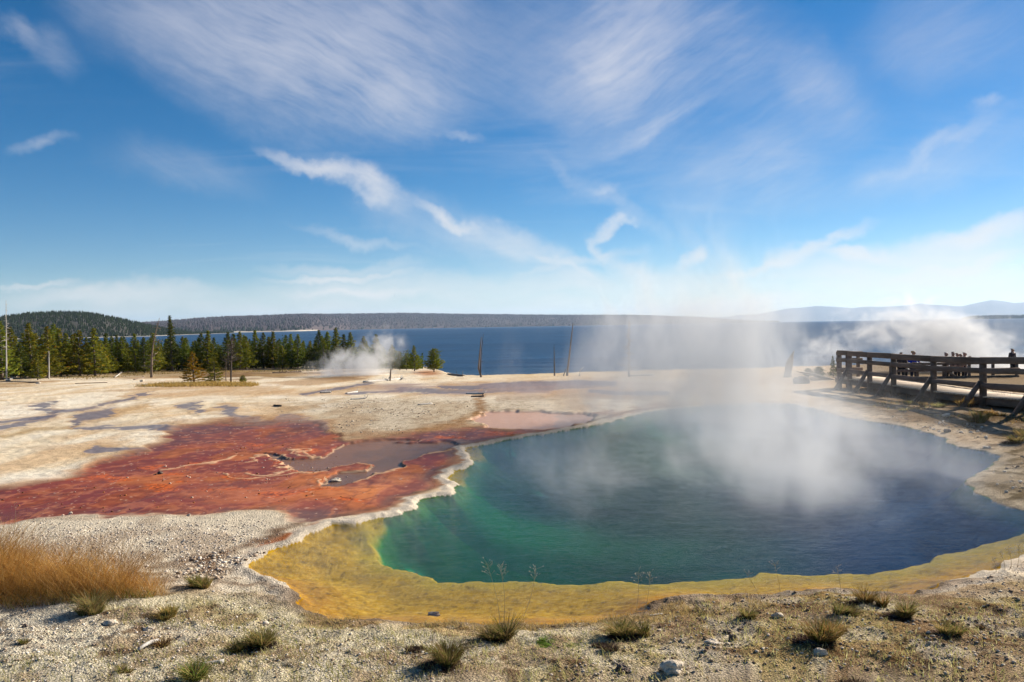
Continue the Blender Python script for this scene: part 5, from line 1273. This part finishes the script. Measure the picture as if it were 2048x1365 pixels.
def streak(x0, y0, x1, y1, wpx, wt, grain=24, k=.55):
    a0, e0 = azel(x0, y0); a1, e1 = azel(x1, y1); L = math.hypot(a1-a0, e1-e0); th = math.atan2(e1-e0, a1-a0)
    mp = g.n('ShaderNodeMapping', vector_type='TEXTURE'); g.link(wv.outputs[0], mp.inputs[0])
    mp.inputs['Location'].default_value = ((a0+a1)/2, (e0+e1)/2, 0); mp.inputs['Rotation'].default_value = (0, 0, th)
    mp.inputs['Scale'].default_value = (L/2*1.15, wpx/FPX, 1)
    ln = g.n('ShaderNodeVectorMath', operation='LENGTH'); g.link(mp.outputs[0], ln.inputs[0])
    f = g.mapr(ln.outputs['Value'], 0, 1, 1, 0, True)
    n = 1.0
    return g.math('MULTIPLY', f, wt)
ST = [(120,-60,900,250,165,.72,14,.42),(350,-120,1100,170,230,.66,12,.4),(700,150,900,260,80,.25,20,.5),(1350,-60,1120,240,130,.6,12,.5),(1000,-80,1500,250,280,.5,9,.5),(10,30,90,110,30,.30,26,.5),(60,60,180,160,50,.2,26,.5),
 (500,285,740,370,20,.85,26,.5),(600,310,850,425,36,.6,26,.5),(700,350,800,400,44,.6,26,.5),(820,412,960,465,18,1.1,34,.5),(900,445,1150,520,40,.6,26,.5),(700,380,1150,560,70,.32,22,.6),(1050,500,1220,580,45,.5,26,.5),(870,265,975,300,14,.35,34,.4),(0,295,140,284,18,.38,24,.5),(150,290,560,370,55,.16,20,.6),
 (1170,468,1255,425,20,.95,34,.4),(1165,455,1215,510,20,.8,34,.4),(1215,430,1285,440,9,.4,34,.4),(1190,500,1330,580,30,.5,34,.4),(1190,500,1300,560,26,.4,34,.4),(1185,388,1245,380,12,.3,34,.4),(1360,530,1425,485,18,.5,34,.4),(1560,530,1750,436,18,.9,34,.45),(1340,545,1430,480,16,.6,30,.4),(1050,300,1400,500,24,.22,30,.4),(1100,180,1350,60,40,.3,30,.4),(1180,330,1420,180,26,.3,30,.4),(1000,560,1300,480,16,.5,30,.4),(1040,500,1200,560,12,.6,30,.4),(560,430,900,520,16,.25,30,.4),(1700,380,2060,210,22,.3,30,.4),(1520,540,1640,505,28,.7,30,.45),
 (1500,575,2150,440,50,1.3,18,.55),(1560,600,2150,510,40,1.3,20,.5),(1800,480,2150,410,26,1.2,22,.5),(1700,560,2100,480,16,1.2,22,.5),(1600,510,1800,500,14,.9,22,.5),(1420,560,1640,520,14,.8,22,.5),(1550,420,2120,250,60,.22,22,.6),(1940,240,2020,205,16,.35,34,.4),(1560,60,1760,300,90,.28,16,.6),(1400,330,1720,280,140,.22,12,.6),(1300,400,1640,330,120,.22,12,.6),
 (1700,100,2120,40,120,.22,14,.6),(1300,0,1700,200,140,.2,10,.6),(-60,572,540,600,30,.7,18,.45),(400,590,1100,560,40,.6,18,.5),(500,560,850,545,10,.8,22,.5),(-60,552,200,556,8,.7,22,.5),(560,585,900,575,10,.6,22,.5),(850,600,1500,560,60,.72,16,.5),(480,540,900,530,18,.4,22,.5),(-80,622,1300,617,26,.6,14,.3),(1000,622,2100,606,26,.55,14,.3)]
tot = None
for s_ in ST:
    f = streak(*s_); tot = f if tot is None else g.math('ADD', tot, f)
tot = g.math('MULTIPLY', tot, g.math('ADD', g.mapr(grain_all, .34, .70, .2, .85), g.mapr(wnode.outputs[0], .35, .65, .15, .75)))
# thin veils everywhere (also out of the picture)
veil = g.mapr(g.noise(g.scale(cp.outputs[0], .55, 1.5, 1, (0, 0, .5)), .8, 7, .62, dist=.8), .50, .84, 0, .26, True)
tot = g.math('ADD', tot, veil)
tot = g.math('ADD', tot, g.mapr(el, .0, .07, .16, 0, True))
tot = g.math('MULTIPLY', tot, g.mapr(fine_sub.outputs[0], .3, .7, .82, 1.14))
cl = g.math('SUBTRACT', 1, g.math('POWER', 2.718, g.math('MULTIPLY', tot, -1.15)))
cl = g.math('MULTIPLY', cl, .92, clamp=True)
cloudc = g.mix(g.mapr(el, 0, .42, 0, 1), (9.6, 9.1, 8.3, 1), (5.8, 6.1, 7.3, 1))
skc = g.n('ShaderNodeHueSaturation'); skc.inputs['Saturation'].default_value = 1.48; skc.inputs['Value'].default_value = .96; g.link(sk.outputs[0], skc.inputs['Color'])
g.link(g.mix(cl, skc.outputs[0], cloudc), bg.inputs[0])

# ------------------------------------------------------------------ camera, render settings
cd = bpy.data.cameras.new('camera'); cam = bpy.data.objects.new('camera', cd); COL.objects.link(cam); SC.camera = cam
cd.sensor_width = 36; cd.lens = FPX/2048*36; cd.clip_start = .05; cd.clip_end = 80000
M = Matrix(((_R[0], _U[0], -_F[0], 0), (_R[1], _U[1], -_F[1], 0), (_R[2], _U[2], -_F[2], CAM_H), (0, 0, 0, 1)))
cam.matrix_world = M
SC.render.engine = 'CYCLES'
SC.view_settings.view_transform = 'Standard'; SC.view_settings.look = 'None'; SC.view_settings.gamma = 1; SC.view_settings.exposure = .98
c = SC.cycles; c.use_denoising = True; c.use_adaptive_sampling = True; c.adaptive_threshold = .02
c.max_bounces = 6; c.diffuse_bounces = 2; c.glossy_bounces = 3; c.transparent_max_bounces = 12; c.volume_bounces = 1; c.volume_step_rate = 1.0; c.volume_preview_step_rate = 1.0; c.volume_max_steps = 80
c.caustics_reflective = False; c.caustics_refractive = False; c.sample_clamp_indirect = 6
